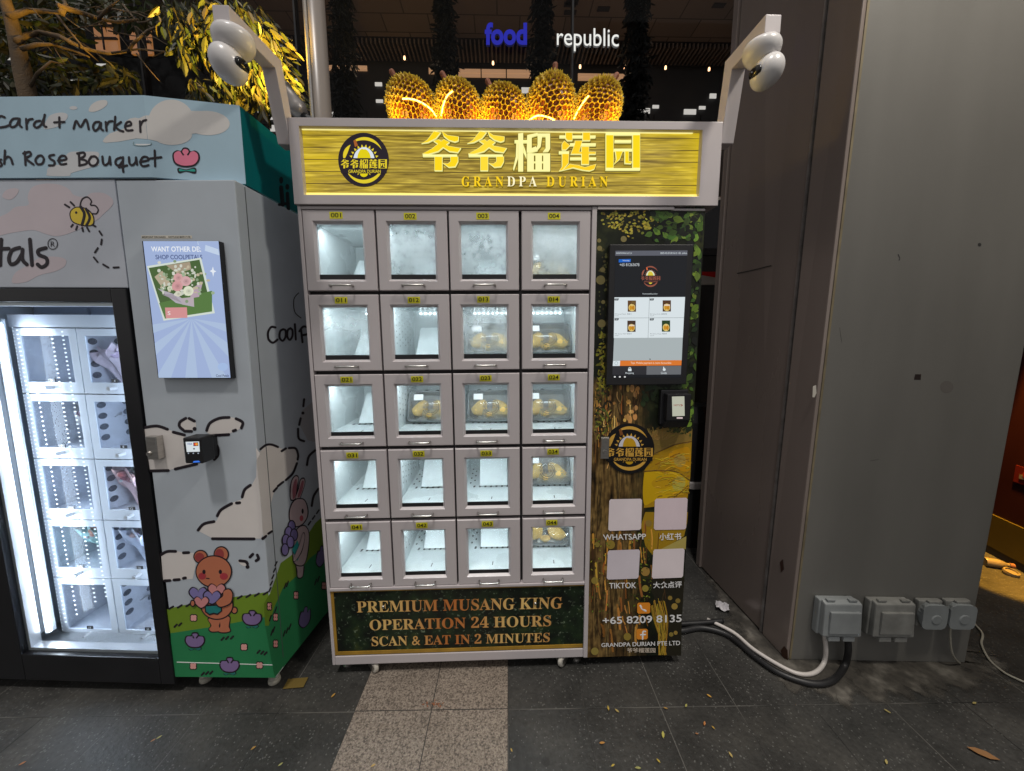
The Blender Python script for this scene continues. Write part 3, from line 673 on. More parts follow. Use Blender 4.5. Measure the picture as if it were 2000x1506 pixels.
# door grid
DX = [-.7033+.2603*i for i in range(4)]; DX[3] = .0811; DW = .2535
DZ = [1.8675-.2953*r for r in range(5)]; DH = .281
mb = MB()
for i in range(5):
    x = (-.7055, DX[1]-.03, DX[2]-.03, DX[3]-.03, .3385-.02)[i]; mb.box(x, x+(.025 if i in (0, 4) else .048), .022, .034, .405, 1.8705)
for r in range(6):
    z = 1.8705-.0 if r == 0 else DZ[r-1]-DH; mb.box(-.68, .318, .0225, .0335, max(.4055, z-.045), z+.03 if r else z)
mb.build('gasket', M_dark, mach)
M_num = attr_mat('number_label', .5, .04)
for r in range(5):
    for c in range(4):
        x0, z1 = DX[c], DZ[r]; x1, z0 = x0+DW, z1-DH
        o = lambda d, y: [(x0+d, y, z0+d), (x1-d, y, z0+d), (x1-d, y, z1-d), (x0+d, y, z1-d)]
        def q(l, rr_, b, t, y): return [(x0+l, y, z0+b), (x1-rr_, y, z0+b), (x1-rr_, y, z1-t), (x0+l, y, z1-t)]
        mb = MB()
        mb.loft([q(0, 0, 0, 0, .021), q(0, 0, 0, 0, .0025), q(.0025, .0025, .0025, .0025, 0), q(.034, .039, .033, .036, 0), q(.042, .047, .041, .0455, .010), q(.042, .047, .041, .0455, .021)], closed=True)
        door = mb.build('door', M_white, mach)
        fog = (r == 0 and c in (1, 2, 3)) or (r, c) == (1, 2)
        mb = MB(); mb.box(x0+.041, x1-.046, .012, .015, z0+.040, z1-.0445)
        mb.build('glass_pane', (M_fog if (r == 0 and c > 0) else M_fog2 if fog else M_fog2 if (r, c) == (1, 0) else M_pane), door)
        mb = MB(); xc = (x0+x1)/2-.0015
        jit = random.uniform(-.003, .003)
        hz = z0+.0165
        mb.tube([(xc-.04, 0, hz), (xc-.04, -.014, hz), (xc-.037, -.021, hz), (xc-.031, -.023, hz), (xc+.031, -.023, hz), (xc+.037, -.021, hz), (xc+.04, -.014, hz), (xc+.04, 0, hz)], .0036, 8)
        mb.build('handle', M_steel, door, smooth=True)
        art = MB(); nx = xc-.004+jit; nz = z1-.0193+random.uniform(-.0015, .0015); yc = A(150, 145, 25)
        art.box(nx-.023, nx+.023, -.0008, -.0001, nz-.0118, nz+.0118, yc)
        vs, fs, _ = text2d('%02d%d' % (r, c+1), .012)
        art.add([(nx-.018+.036*u, -.0012, nz-.0075+.0155*v) for u, v in vs], fs, (.012, .012, .01))
        art.build('number_label', M_num, door)
        # the compartment behind the door
        a0, a1, b0, b1 = x0+.022, x1-.024, z0+.043, z1-.030
        yb = .43
        mb = MB()
        mb.add([(a0, .034, b0), (a1, .034, b0), (a1, yb, b0), (a0, yb, b0), (a0, .034, b1), (a1, .034, b1), (a1, yb, b1), (a0, yb, b1)],
               [(0, 1, 2, 3), (7, 6, 5, 4), (3, 2, 6, 7), (0, 3, 7, 4), (2, 1, 5, 6)])
        mb.box(a0, a1, .03, .036, z0+.034, b0+.0005)
        comp = mb.build('compartment', M_whitein, mach)
        mb = MB(); mb.box(x0+.0425, x1-.0475, .0104, .0118, z0+.0415, z0+.041+(.018 if r < 2 else .016)); mb.build('black_lip', M_black, door)
        mb = MB()
        if c > 0:
            for i in range(7):
                for j in range(6):
                    y = .07+.045*i; z = b1-.03-.024*j-(.0 if i % 2 else .012)
                    mb.add([(a0+.0015, y-.006, z), (a0+.0015, y, z-.004), (a0+.0015, y+.006, z), (a0+.0015, y, z+.004)], [(3, 2, 1, 0)])
        for k in range(2):
            cx_ = a0+.05+.055*k; cz = b0+.105
            mb.add([(cx_, yb-.002, cz)]+[(cx_+.013*math.cos(t*PI/8), yb-.002, cz+.013*math.sin(t*PI/8)) for t in range(16)], [(0, 1+(t+1) % 16, 1+t) for t in range(16)])
        for i in range(7):
            cx_ = a0+.03+.025*i; mb.add([(cx_, .185, b0+.0015), (cx_+.009, .185, b0+.0015), (cx_+.011, .205, b0+.0015), (cx_+.002, .205, b0+.0015)], [(0, 1, 2, 3)])
            if c > 0 and r > 2:
                for j in range(3): mb.add([(a0+.012+.018*(i % 2)+j*0, .23+.03*i, b0+.0015), (a0+.019+.018*(i % 2), .23+.03*i, b0+.0015), (a0+.019+.018*(i % 2), .245+.03*i, b0+.0015), (a0+.012+.018*(i % 2), .245+.03*i, b0+.0015)], [(0, 1, 2, 3)]) if j == 0 else None
        cx_ = (a0+a1)/2+.01; mb.add([(cx_, .06, b0+.0015), (cx_+.004, .06, b0+.0015), (cx_+.006, .085, b0+.0015), (cx_+.002, .085, b0+.0015)], [(0, 1, 2, 3)])
        mb.build('perforation', paint('hole_shadow', (.06, .065, .07), .8) if (r, c) == (0, 0) else bpy.data.materials['hole_shadow'], comp)
        px_ = (a0+a1)/2+.018
        mb = MB(); t_ = .008
        P = [(.185, b0+.008), (.305, b0+.125)]
        mb.hexa([(px_-.063, P[0][0], P[0][1]), (px_+.063, P[0][0], P[0][1]), (px_+.063, P[0][0]+.02, P[0][1]-.006), (px_-.063, P[0][0]+.02, P[0][1]-.006)],
                [(px_-.063, P[1][0], P[1][1]), (px_+.063, P[1][0], P[1][1]), (px_+.063, P[1][0]+.02, P[1][1]-.006), (px_-.063, P[1][0]+.02, P[1][1]-.006)])
        mb.build('ramp_plate', M_white if False else M_whitein, comp, bevel=.003)
        mb = MB(); mb.box(a0+.02, a1-.02, .0365, .046, b1-.006, b1-.001)
        strip = mb.build('led_strip_or_reflection', M_white, comp)
        mb = MB()
        for i in range(8):
            x = a0+.03+.022*i; mb.box(x, x+.009, .0375, .0445, b1-.0080, b1-.0062)
            if r == 1: mb.box(x+.003, x+.009, yb-.006, yb-.003, b1-.014, b1-.010)
        mb.build('led_dots', M_led, comp)
        ld = bpy.data.lights.new('locker_led', 'AREA'); ld.shape = 'RECTANGLE'; ld.size = .17; ld.size_y = .02
        ld.energy = .36; ld.color = (.86, .95, 1)
        lo = bpy.data.objects.new('locker_led', ld); col.objects.link(lo); lo.parent = comp; lo.location = ((a0+a1)/2, .075, b1-.012); lo.rotation_euler = (math.radians(25), 0, 0)
# base panel with the gold lettering
def base_mat():
    m, nt, p = new_mat('dark_green_print')
    n1 = noise(nt, 14, 6); n2 = noise(nt, 90, 3)
    r1 = ramp(nt, n1.outputs['Fac'], [(.4, (.008, .011, .008)), (.6, (.016, .03, .014)), (.78, (.06, .075, .02))])
    r2 = ramp(nt, n2.outputs['Fac'], [(.62, (0, 0, 0)), (.75, (.16, .2, .14))])
    nt.links.new(mix(nt, 1, r1.outputs[0], r2.outputs[0], 'ADD'), p.inputs['Base Color']); p.inputs['Roughness'].default_value = .3
    p.inputs['Specular IOR Level'].default_value = .3
    return m
mb = MB(); mb.box(-.7055, .3385, .006, .02, .094, .392); bp = mb.build('base_panel', base_mat(), mach)
mb = MB(); mb.box(-.694, .336, .003, .0055, .098, .113); mb.box(-.694, .336, .003, .0055, .384, .3905); mb.box(-.7053, -.694, .003, .0055, .098, .3905)
mb.build('gold_border', paint('gold_ink', A(112, 86, 30), .35, .25, 4, stretch=(3, 1, 1)), bp)
art = Art(flat(DFr, 1, .006, (0, -1, 0))).crop(620, 1000, .28)
def goldgrad(u, v):
    s = .5+.5*math.sin(u*9+.6)
    return tuple(a*(1-s)+b*s for a, b in zip(A(132, 78, 36), A(158, 132, 80)))
for t, qd in [('PREMIUM MUSANG KING', [(272, 622), (1712, 592), (1706, 674), (277, 702)]), ('OPERATION 24 HOURS', [(362, 748), (1630, 716), (1630, 797), (366, 826)]), ('SCAN & EAT IN 2 MINUTES', [(377, 866), (1622, 838), (1620, 907), (380, 936)])]:
    art.text(serif(t), qd, A(70, 40, 22), 1, .016); art.text(serif(t), qd, goldgrad, 2)
art.build('lettering', M_print, bp)
for (x, y) in [(460, 660), (1520, 636)]:
    q = DFr.hit(620+x*.28, 1000+y*.28, 1, .005); mb = MB(); mb.lathe([(.0, .0), (.006, .0), (.006, .004), (.0045, .006), (0, .006)], T(q) @ Rx(90), 14); mb.build('panel_lock', M_steel, bp)

# ---- lit sign box
SX0, SX1, SZ0, SZ1 = -.7225, .7985, 1.884, 2.1665
mb = MB()
rr_ = lambda x0, x1, z0, z1, y: [(x0, y, z0), (x1, y, z0), (x1, y, z1), (x0, y, z1)]
mb.loft([rr_(SX0, SX1-.0, SZ0, SZ1, .22), rr_(SX0, SX1, SZ0, SZ1, -.01), rr_(-.687, .727, 1.9155, 2.139, -.01), rr_(-.687, .727, 1.9155, 2.139, .016), ], caps=False)
mb.add(rr_(SX0, SX1, SZ0, SZ1, .22), [(3, 2, 1, 0)])
# a slight taper: the lower right corner is narrower
sign = mb.build('sign_box', M_white, mach, bevel=.0015)
def wood_mat():
    m, nt, p = new_mat('backlit_wood')
    tc = N(nt, 'ShaderNodeTexCoord'); sx = N(nt, 'ShaderNodeSeparateXYZ'); nt.links.new(tc.outputs['Object'], sx.inputs[0])
    n1 = noise(nt, 1, 6, stretch=(8, 1, 150)); n2 = noise(nt, 1, 4, stretch=(2.6, 1, 34)); n3 = noise(nt, 1, 3, stretch=(9, 1, 140))
    g1 = ramp(nt, n1.outputs['Fac'], [(.3, lin(84, 66, 14)), (.43, lin(138, 114, 36)), (.55, lin(170, 144, 54)), (.70, lin(232, 206, 80))])
    g2 = ramp(nt, n2.outputs['Fac'], [(.38, (0, 0, 0)), (.62, (1, 1, 1))])
    yel = mix(nt, .62, g1.outputs[0], lin(248, 215, 10))
    # stronger yellow towards both ends
    ab = N(nt, 'ShaderNodeMath', operation='ABSOLUTE'); nt.links.new(sx.outputs[0], ab.inputs[0])
    e = N(nt, 'ShaderNodeMapRange'); e.inputs[1].default_value = .30; e.inputs[2].default_value = .62; nt.links.new(ab.outputs[0], e.inputs['Value'])
    ev = N(nt, 'ShaderNodeMath', operation='MULTIPLY_ADD'); ev.inputs[1].default_value = .75; ev.inputs[2].default_value = .12; nt.links.new(e.outputs[0], ev.inputs[0])
    f = N(nt, 'ShaderNodeMath', operation='MULTIPLY'); nt.links.new(g2.outputs[0], f.inputs[0]); nt.links.new(ev.outputs[0], f.inputs[1])
    f2 = N(nt, 'ShaderNodeMath', operation='MAXIMUM'); nt.links.new(f.outputs[0], f2.inputs[0])
    e2 = N(nt, 'ShaderNodeMapRange'); e2.inputs[1].default_value = .60; e2.inputs[2].default_value = .72; e2.inputs[4].default_value = .8; nt.links.new(ab.outputs[0], e2.inputs['Value']); nt.links.new(e2.outputs[0], f2.inputs[1])
    c = mix(nt, f2.outputs[0], g1.outputs[0], yel)
    # plank joints: thin broken dark lines
    md = N(nt, 'ShaderNodeMath', operation='FRACT'); ml = N(nt, 'ShaderNodeMath', operation='MULTIPLY'); ml.inputs[1].default_value = 25
    nt.links.new(sx.outputs[2], ml.inputs[0]); nt.links.new(ml.outputs[0], md.inputs[0])
    jl = ramp(nt, md.outputs[0], [(0, (1, 1, 1)), (.05, (1, 1, 1)), (.08, (0, 0, 0))])
    n4 = noise(nt, 1, 2, stretch=(2.5, 1, 18)); jb = ramp(nt, n4.outputs['Fac'], [(.37, (0, 0, 0)), (.45, (1, 1, 1))])
    jm = mix(nt, 1, jl.outputs[0], jb.outputs[0], 'MULTIPLY')
    c = mix(nt, jm, c, lin(66, 52, 8))
    g3 = ramp(nt, n3.outputs['Fac'], [(.66, (0, 0, 0)), (.72, (.7, .7, .7))])
    c = mix(nt, g3.outputs[0], c, lin(105, 88, 20))
    # bright light leak along the lower edge of the panel
    nt.links.new(c, p.inputs['Emission Color']); p.inputs['Emission Strength'].default_value = .92
    p.inputs['Base Color'].default_value = (.05, .04, .01, 1); p.inputs['Roughness'].default_value = .35
    return m
mb = MB(); mb.box(-.687, .727, .012, .02, 1.9155, 2.139)
panel = mb.build('sign_panel', wood_mat(), sign)
mb = MB(); mb.box(-.685, .725, .004, .011, 1.917, 1.9275); mb.build('edge_light', emit('yellow_edge', lin(255, 225, 40), 1.0), sign)
mb = MB(); mb.box(-.685, .70, .006, .011, 2.1363, 2.138); mb.build('edge_light', emit('white_edge', lin(245, 235, 150), .9), sign)
SH = flat(DFr, 1, .012, (0, -1, 0))
a2 = Art(SH)
def gold(u): return lin(250, 205, 18)
boxes = [(824, 258.6, 901, 335.6), (913, 258.6, 990, 335.6), (1003.7, 262, 1073.9, 336), (1091, 261, 1163.6, 336), (1182, 262, 1248.7, 334.5)]
colsg = [lin(248, 212, 12), lin(250, 216, 50), lin(254, 244, 165), lin(249, 206, 24), lin(246, 214, 6)]
for g, bx, cc in zip(NAME, boxes, colsg):
    a2.crop(0, 0, 1)
    sign_glyph(a2, g, *bx, cc)
t = 'G R A N D P A   D U R I A N'
def gp(u, v): return lin(255, 245, 200) if .30 < u < .56 else lin(248, 205, 25)
a2.text(serif(t), [(902.5, 347.2), (1186.5, 347.2), (1186.5, 367.2), (902.5, 367.2)], lin(104, 88, 14), 1, .02)  # darker offset copy painted as the shadow of the letters
a2.text(serif(t), [(902, 346), (1186, 346), (1186, 366), (902, 366)], gp, 3, .0, depth=.006, side=lin(120, 98, 10))
a2.build('lettering', screen_mat('lit_gold_letters', 1.05), sign)
a2 = Art(SH); a2.poly([(711+49*math.cos(2*PI*i/48), 313.5+52.3*math.sin(2*PI*i/48)) for i in range(48)], lin(34, 26, 36), 1, depth=.006)
a2.hit = flat(DFr, 1, .0055, (0, -1, 0))
logo(a2, 711, 313.5, 48.5, 51.8, (lin(34, 26, 36), lin(235, 210, 40), lin(225, 235, 245), lin(235, 215, 0), lin(170, 95, 35)), 1, False)
a2.build('emblem', screen_mat('lit_emblem', .9), sign)
mb = MB(); mb.box(.3575, .64, -.006, .02, 1.8705, 1.8815); mb.box(.63, .757, -.002, .02, 1.8685, 1.8765); mb.build('trim_strip', M_white, mach, bevel=.002)

# ---- camera arms
for X0, X1, pr_ in ((-.7675, -.7235, [(.045, 2.085, 0, 2.085), (-.018, 2.335, -.058, 2.288), (-.265, 2.306, -.265, 2.266)]), (.7995, .8475, [(.045, 2.10, 0, 2.10), (.002, 2.368, -.040, 2.318), (-.2, 2.360, -.2, 2.311)])):
    mb = MB()
    mb.loft([[(X0, y0, z0), (X1, y0, z0), (X1, y1, z1), (X0, y1, z1)] for y0, z0, y1, z1 in pr_])
    mb.build('camera_bracket', M_white, mach, bevel=.002)

# ---- printed control column on the right
wr = MB(); wr.add([(.3575, .003, .05), (.7600, .003, .05), (.7600, .003, 1.868), (.3575, .003, 1.868)], [(0, 1, 2, 3)])
wr.box(.3575, .7598, .0035, .03, ZB-.003, 1.868)
def wrap_mat():
    m, nt, p = new_mat('jungle_wrap')
    tc = N(nt, 'ShaderNodeTexCoord'); sx = N(nt, 'ShaderNodeSeparateXYZ'); nt.links.new(tc.outputs['Object'], sx.inputs[0])
    n1 = noise(nt, 9, 6); n2 = noise(nt, 1, 6, stretch=(42, 1, 5)); n3 = noise(nt, 30, 6)
    g = ramp(nt, n1.outputs['Fac'], [(.38, (.006, .007, .005)), (.55, (.014, .018, .008)), (.72, (.06, .066, .02))])
    b_ = ramp(nt, n2.outputs['Fac'], [(.32, (.012, .008, .004)), (.44, (.10, .058, .02)), (.53, (.24, .15, .05)), (.61, (.04, .025, .01)), (.72, (.38, .25, .09))])
    f3 = ramp(nt, n3.outputs['Fac'], [(.3, (.5,)*3), (.7, (1.4,)*3)])
    bb = mix(nt, 1, b_.outputs[0], f3.outputs[0], 'MULTIPLY')
    # trunk area of the print: left side, below the screen
    zx = N(nt, 'ShaderNodeMath', operation='MULTIPLY_ADD'); zx.inputs[1].default_value = .25; nt.links.new(n1.outputs['Fac'], zx.inputs[0]); nt.links.new(sx.outputs[0], zx.inputs[2])
    mxr = ramp(nt, zx.outputs[0], [(.62, (1, 1, 1)), (.72, (0, 0, 0))])
    zz = N(nt, 'ShaderNodeMath', operation='MULTIPLY_ADD'); zz.inputs[1].default_value = .15; nt.links.new(n1.outputs['Fac'], zz.inputs[0]); nt.links.new(sx.outputs[2], zz.inputs[2])
    zr = N(nt, 'ShaderNodeMapRange'); zr.inputs[1].default_value = 1.34; zr.inputs[2].default_value = 1.28; nt.links.new(zz.outputs[0], zr.inputs['Value'])
    mk = N(nt, 'ShaderNodeMath', operation='MULTIPLY'); nt.links.new(mxr.outputs[0], mk.inputs[0]); nt.links.new(zr.outputs[0], mk.inputs[1])
    nt.links.new(mix(nt, mk.outputs[0], g.outputs[0], bb), p.inputs['Base Color'])
    p.inputs['Roughness'].default_value = .35; p.inputs['Specular IOR Level'].default_value = .3
    return m
wp = wr.build('wrap_panel', wrap_mat(), mach)
ar = Art(flat(DFr, 1, .003, (0, -1, 0)))
R_ = random.uniform
def jit(c, s=.3): k = R_(1-s, 1+s); return tuple(max(0, x*k*R_(.85, 1.15)) for x in c)
def clipx(x, y):                     # keep prints on the panel
    xr = 1377-(y-410)*(1377-1333)/870-3; xl = 1167-(y-410)*(1167-1150)/870+2
    return min(max(x, xl), xr)
def leafp(x, y, L, a, c, lay, wd=.38):
    cs, sn = math.cos(a), math.sin(a)
    sh = [(0, 0), (.25, .7*wd), (.55, wd*.8), (1, 0), (.55, -wd*.8), (.25, -.7*wd)]
    pts = [(clipx(x+L*(u*cs-v*sn), y), y+L*(u*sn+v*cs)) for u, v in sh]
    ar.poly(pts, c, lay)
    mid = tuple(q*.55 for q in c)
    ar.poly([(clipx(x+L*(u*cs-v*sn), y), y+L*(u*sn+v*cs)) for u, v in [(0, .02), (.95, .0), (0, -.02)]], mid, lay+.2)
ar.crop(0, 0, 1)
# durian skin scales, upper left
for i in range(150):
    u, v = R_(0, 1), R_(0, 1)
    x = 1172+u*112; y = 412+v*55
    if v > .35+.65*(1-abs(u-.55)*1.6): continue
    ar.ell(x, y, R_(1.5, 4), R_(1.3, 2.8), jit(A(120, 112, 38), .5), 1+i*.01, 8, R_(-.8, .8))
# leaves, upper right and down the right edge
for i in range(120):
    x = R_(1275, 1376); y = R_(410, 474)
    leafp(x, y, R_(10, 24), R_(0, 6.3), jit(random.choice([A(38, 56, 22), A(52, 76, 28), A(80, 98, 36), A(14, 20, 12), A(10, 12, 9)]), .25), 2.6+i*.01)
for i in range(120):
    y = R_(474, 830); x = 1377-(y-410)*.05-R_(2, 22)-(10 if 740 < y < 770 else 0)
    leafp(x, y, R_(9, 20), R_(.6, 2.6), jit(random.choice([A(44, 64, 22), A(80, 100, 34), A(24, 36, 16), A(12, 15, 11)]), .25), 4+i*.01)
for i in range(90):
    x = R_(1170, 1190); y = R_(480, 750)
    ar.ell(clipx(x, y), y, R_(1, 3), R_(1, 3), jit(A(60, 58, 30), .5), 1+i*.01, 8)
for (x, y, r) in [(1173, 547, 9), (1175, 632, 8), (1171, 485, 5), (1177, 527, 5), (1218, 467, 6), (1170, 470, 4), (1178, 590, 4)]: ar.ell(x, y, r, r, A(92, 84, 50), 2.2, 14)
for i in range(80):
    x = R_(1168, 1190); y = R_(650, 760); leafp(x, y, R_(5, 12), R_(0, 6.3), jit(A(105, 100, 30), .5), 2.2+i*.01, .25)
# foliage under the screen
for i in range(70):
    x = R_(1255, 1345); y = R_(754, 800); leafp(x, y, R_(8, 18), R_(0, 6.3), jit(A(30, 42, 22), .4), 4+i*.01)
for i in range(90):
    x = R_(1160, 1190); y = R_(755, 860); leafp(x, y, R_(5, 14), R_(0, 6.3), jit(random.choice([A(95, 92, 35), A(50, 55, 22), A(24, 24, 14)]), .4), 2.2+i*.01, .22)
# durian flesh, right
ar.crop(1130, 740, .2125)
ar.poly([(690, 690), (820, 630), (930, 585), (1040, 565), (1026, 900), (1000, 1100), (820, 1160), (600, 1185), (600, 850)], A(120, 92, 12), 2)
ar.poly([(800, 450), (1045, 460), (1040, 565), (930, 588), (820, 632), (690, 685), (660, 560), (700, 470)], A(96, 78, 36), 2.1)
ar.poly([(640, 850), (760, 845), (900, 860), (1000, 930), (1015, 980), (960, 1040), (860, 1090), (700, 1120), (600, 1150), (598, 900)], A(142, 114, 8), 2.4, True)
ar.poly([(830, 690), (930, 640), (1020, 640), (1025, 820), (960, 850), (860, 800)], A(138, 100, 8), 2.4, True)
ar.ell(930, 750, 55, 60, A(124, 104, 46), 2.8, 18); ar.ell(920, 960, 60, 70, A(128, 120, 52), 2.8, 18, .4); ar.ell(760, 960, 90, 50, A(134, 104, 10), 2.7, 18)
for pts in [[(690, 690), (800, 640), (900, 600), (1035, 575)], [(600, 850), (760, 842), (900, 855), (1020, 930)], [(1005, 980), (940, 1040), (880, 1085)]]: ar.stroke(pts, 5, A(70, 50, 18), 3)
for i in range(60):
    x = R_(640, 1040); y = R_(440, 900); d = R_(.6, 1.0)
    ar.stroke([(x, y), (min(x+R_(15, 60), 1030), y-R_(5, 22))], R_(1, 2.5), jit(A(110, 88, 28), .35), 3.3, False)
for i in range(50):
    a = R_(-2.4, -.7); x = 700+R_(-60, 100); y = 560
    ar.stroke([(x, y), (x+R_(50, 130)*math.cos(a), y+R_(50, 130)*math.sin(a))], R_(1.5, 4), jit(A(105, 82, 42), .4), 1.6, False)
for i in range(60): 
    x, y = R_(830, 1030), R_(430, 500); a = R_(0, 6.28); L = R_(20, 50)
    ar.poly([(x, y), (x+L*.5*math.cos(a+.4), y+L*.5*math.sin(a+.4)), (min(x+L*math.cos(a), 1040), y+L*math.sin(a)), (x+L*.5*math.cos(a-.4), y+L*.5*math.sin(a-.4))], jit(A(40, 46, 18), .4), 3.4+i*.01)
for i in range(90):
    x = R_(700, 1000); y = R_(700, 1100); L = R_(30, 110); a = R_(-.5, .3)
    x2 = min(x+L*math.cos(a), 1015); ar.stroke([(x, y), ((x+x2)/2, y+L*.5*math.sin(a)-4), (x2, y+L*math.sin(a))], R_(1.5, 5), jit(random.choice([A(150, 122, 20), A(104, 74, 12), A(130, 112, 30)]), .2), 3.0+i*.004)
for i in range(60):
    x = R_(150, 560); y = R_(60, 700); L = R_(60, 180)
    ar.stroke([(x, y), (x+R_(-14, 14), y+L*.5), (x+R_(-20, 20), y+L)], R_(1.5, 5), jit(random.choice([A(150, 108, 50), A(112, 72, 30), A(40, 26, 14), A(170, 136, 78)]), .25), 1.3+i*.008)
for i in range(26):
    x, y = R_(150, 580), R_(70, 500); ar.ell(x, y, R_(8, 26), R_(14, 40), jit(A(150, 112, 62), .3), 1.2+i*.01, 12)
# lower half of the print
ar.crop(1120, 1000, .2191)
ar.poly([(640, 0), (1020, 0), (1012, 100), (985, 215), (830, 310), (700, 380), (640, 300), (600, 120)], A(112, 88, 16), 2.0)
ar.poly([(800, 320), (1005, 215), (1000, 330), (990, 330), (760, 340)], A(124, 112, 60), 2.2)
ar.poly([(640, 600), (990, 590), (965, 900), (960, 1280), (820, 1280), (760, 1060), (690, 880), (720, 760)], A(22, 20, 12), 2.0)
for i in range(70):
    x = R_(160, 820); y = R_(60, 1150); L = R_(60, 200)
    x2 = x+R_(-20, 25)+(y-600)*.02
    ar.stroke([(x, y), ((x+x2)/2+R_(-8, 8), y+L/2), (x2, min(y+L, 1272))], R_(3, 11), jit(random.choice([A(128, 90, 38), A(96, 62, 26), A(54, 36, 18), A(150, 112, 46)]), .3), 1.2+i*.012)
for (x, y, r) in [(330, 290, 40), (640, 530, 40), (210, 290, 24), (670, 100, 30), (290, 500, 22), (190, 610, 32), (640, 680, 30), (900, 840, 28), (860, 765, 20), (930, 790, 22), (810, 1100, 26), (870, 1090, 20), (760, 900, 30), (480, 1110, 34), (190, 1240, 34), (910, 1075, 18)]:
    ar.ell(x, y, r, r, jit(A(104, 88, 40), .15), 2.6+r*.004, 16)
for i in range(150):
    x = random.choice([R_(560, 690), R_(150, 330), R_(480, 700)]); y = R_(180, 900)
    a = R_(0, 6.28); L = R_(12, 30)
    ar.poly([(x, y), (x+L*.5*math.cos(a+.5), y+L*.5*math.sin(a+.5)), (x+L*math.cos(a), y+L*math.sin(a)), (x+L*.5*math.cos(a-.5), y+L*.5*math.sin(a-.5))], jit(random.choice([A(70, 82, 26), A(104, 104, 36), A(40, 44, 16)]), .3), 3+i*.008)
for i in range(16):
    y = R_(680, 1260); ar.stroke([(690+i*8, 760+R_(0, 80)), (720+i*8, 980), (R_(760, 830), 1270)], R_(2, 5), jit(A(122, 98, 30), .3), 4.3+i*.01)
ar.build('jungle_print', M_print, wp)
# white cards where the codes were, captions, icons
ar = Art(flat(DFr, 1, .001, (0, -1, 0)))
ar.crop(0, 0, 1)
cw = A(160, 152, 155)
def card(q, c):
    (x0, y0), (x1, y1), (x2, y2), (x3, y3) = q; r = 3
    ar.poly([(x0+r, y0), (x1-r, y1), (x1, y1+r), (x2, y2-r), (x2-r, y2), (x3+r, y3), (x3, y3-r), (x0, y0+r)], c, 1)
card([(1190, 975), (1254, 974), (1252, 1035), (1188, 1037)], cw); card([(1279, 974), (1343, 972), (1340, 1034), (1277, 1035)], A(154, 142, 147))
card([(1187, 1075), (1250, 1073), (1247, 1130), (1185, 1132)], A(150, 144, 150)); card([(1276, 1073), (1337, 1071), (1334, 1128), (1273, 1130)], cw)
ar.crop(1120, 1000, .2191)
wc = A(205, 196, 192)
ar.text('WHATSAPP', [(262, 200), (645, 192), (646, 244), (268, 250)], wc, 2, .012)
ar.text('小红书', [(764, 188), (962, 184), (960, 248), (764, 252)], wc, 2, .016)
ar.text('TIKTOK', [(318, 632), (560, 626), (558, 678), (320, 682)], wc, 2, .012)
ar.text('大众点评', [(708, 622), (966, 614), (964, 674), (710, 680)], wc, 2, .016)
ar.text('+65 8209 8135', [(257, 936), (964, 912), (963, 980), (262, 1000)], wc, 2, .014)
ar.text('GRANDPA DURIAN PTE LTD', [(248, 1168), (950, 1146), (950, 1186), (250, 1203)], A(185, 176, 168), 2, .012)
ar.text('爷爷榴莲园', (476, 1210, 730, 1253), A(150, 140, 128), 2, .012)
for (x0, y0, x1, y1) in [(568, 808, 684, 906), (562, 1042, 662, 1136)]:
    ar.poly([(x0+12, y0), (x1-12, y0-2), (x1, y0+10), (x1, y1-14), (x1-12, y1-2), (x0+12, y1), (x0, y1-12), (x0, y0+12)], A(158, 98, 28), 1.4)
ar.stroke([(598, 838), (604, 856), (618, 870), (636, 880)], 5, wc, 2.2); ar.stroke([(596, 834), (604, 848)], 8, wc, 2.3); ar.stroke([(628, 872), (644, 880)], 8, wc, 2.3)
ar.stroke([(640, 1064), (624, 1064), (618, 1080), (616, 1132)], 7, wc, 2.2); ar.stroke([(598, 1094), (640, 1092)], 6, wc, 2.3, False)
ar.build('caption_print', M_print, wp)
ar = Art(flat(DFr, 1, .0005, (0, -1, 0)))
logo(ar, 1229, 876, 49, 49.5, (A(10, 9, 10), A(150, 116, 48), A(150, 150, 158), A(140, 108, 18), A(88, 52, 24)), 1)
ar.build('emblem', M_print, wp)

# ---- touch screen
ys = -.028
def pr(x, y): return DFr.hit(x, y, 1, ys)
a_, b_ = pr(1192, 477), pr(1342, 751)
a2_, b2_ = pr(1354, 477), pr(1184, 751)
X0, X1, Z0, Z1 = (a_.x+b2_.x)/2, (a2_.x+b_.x)/2, b_.z, a_.z
mb = MB(); mb.box(X0, X1, ys, .001, Z0, Z1); scr = mb.build('touch_screen', M_black, mach, bevel=.003)
s = Art(flat(DFr, 1, ys, (0, -1, 0))).crop(1180, 470, .1925)
wt = lin(222, 232, 236)
s.poly([(112, 102), (845, 100), (780, 1390), (84, 1390)], lin(24, 26, 30), 1)
s.poly([(114, 104), (845, 100), (842, 152), (111, 154)], lin(92, 94, 104), 2)
s.text('GRANDPADURIAN G.Q.S 2.26', (120, 120, 278, 138), wt, 3); s.text('2025-03-20 20:16:10  4G  online', (568, 118, 838, 136), wt, 3)
s.poly([(148, 190), (270, 187), (268, 218), (147, 222)], lin(18, 100, 200), 2); s.text('WhatsApp', (185, 197, 256, 212), wt, 3)
s.text('+65 81263678', (155, 230, 356, 260), lin(190, 195, 200), 3, .01)
logo(s, 468, 365, 105, 122, (lin(24, 26, 30), lin(150, 84, 66), lin(225, 230, 200), lin(220, 200, 60), lin(230, 110, 60)), 2, False)
s.text('Recommended product', (388, 534, 538, 550), wt, 6)
s.poly([(104, 576), (820, 572), (797, 984), (97, 988)], wt, 2)
s.poly([(100, 988), (796, 984), (786, 1214), (90, 1216)], lin(172, 182, 184), 2)
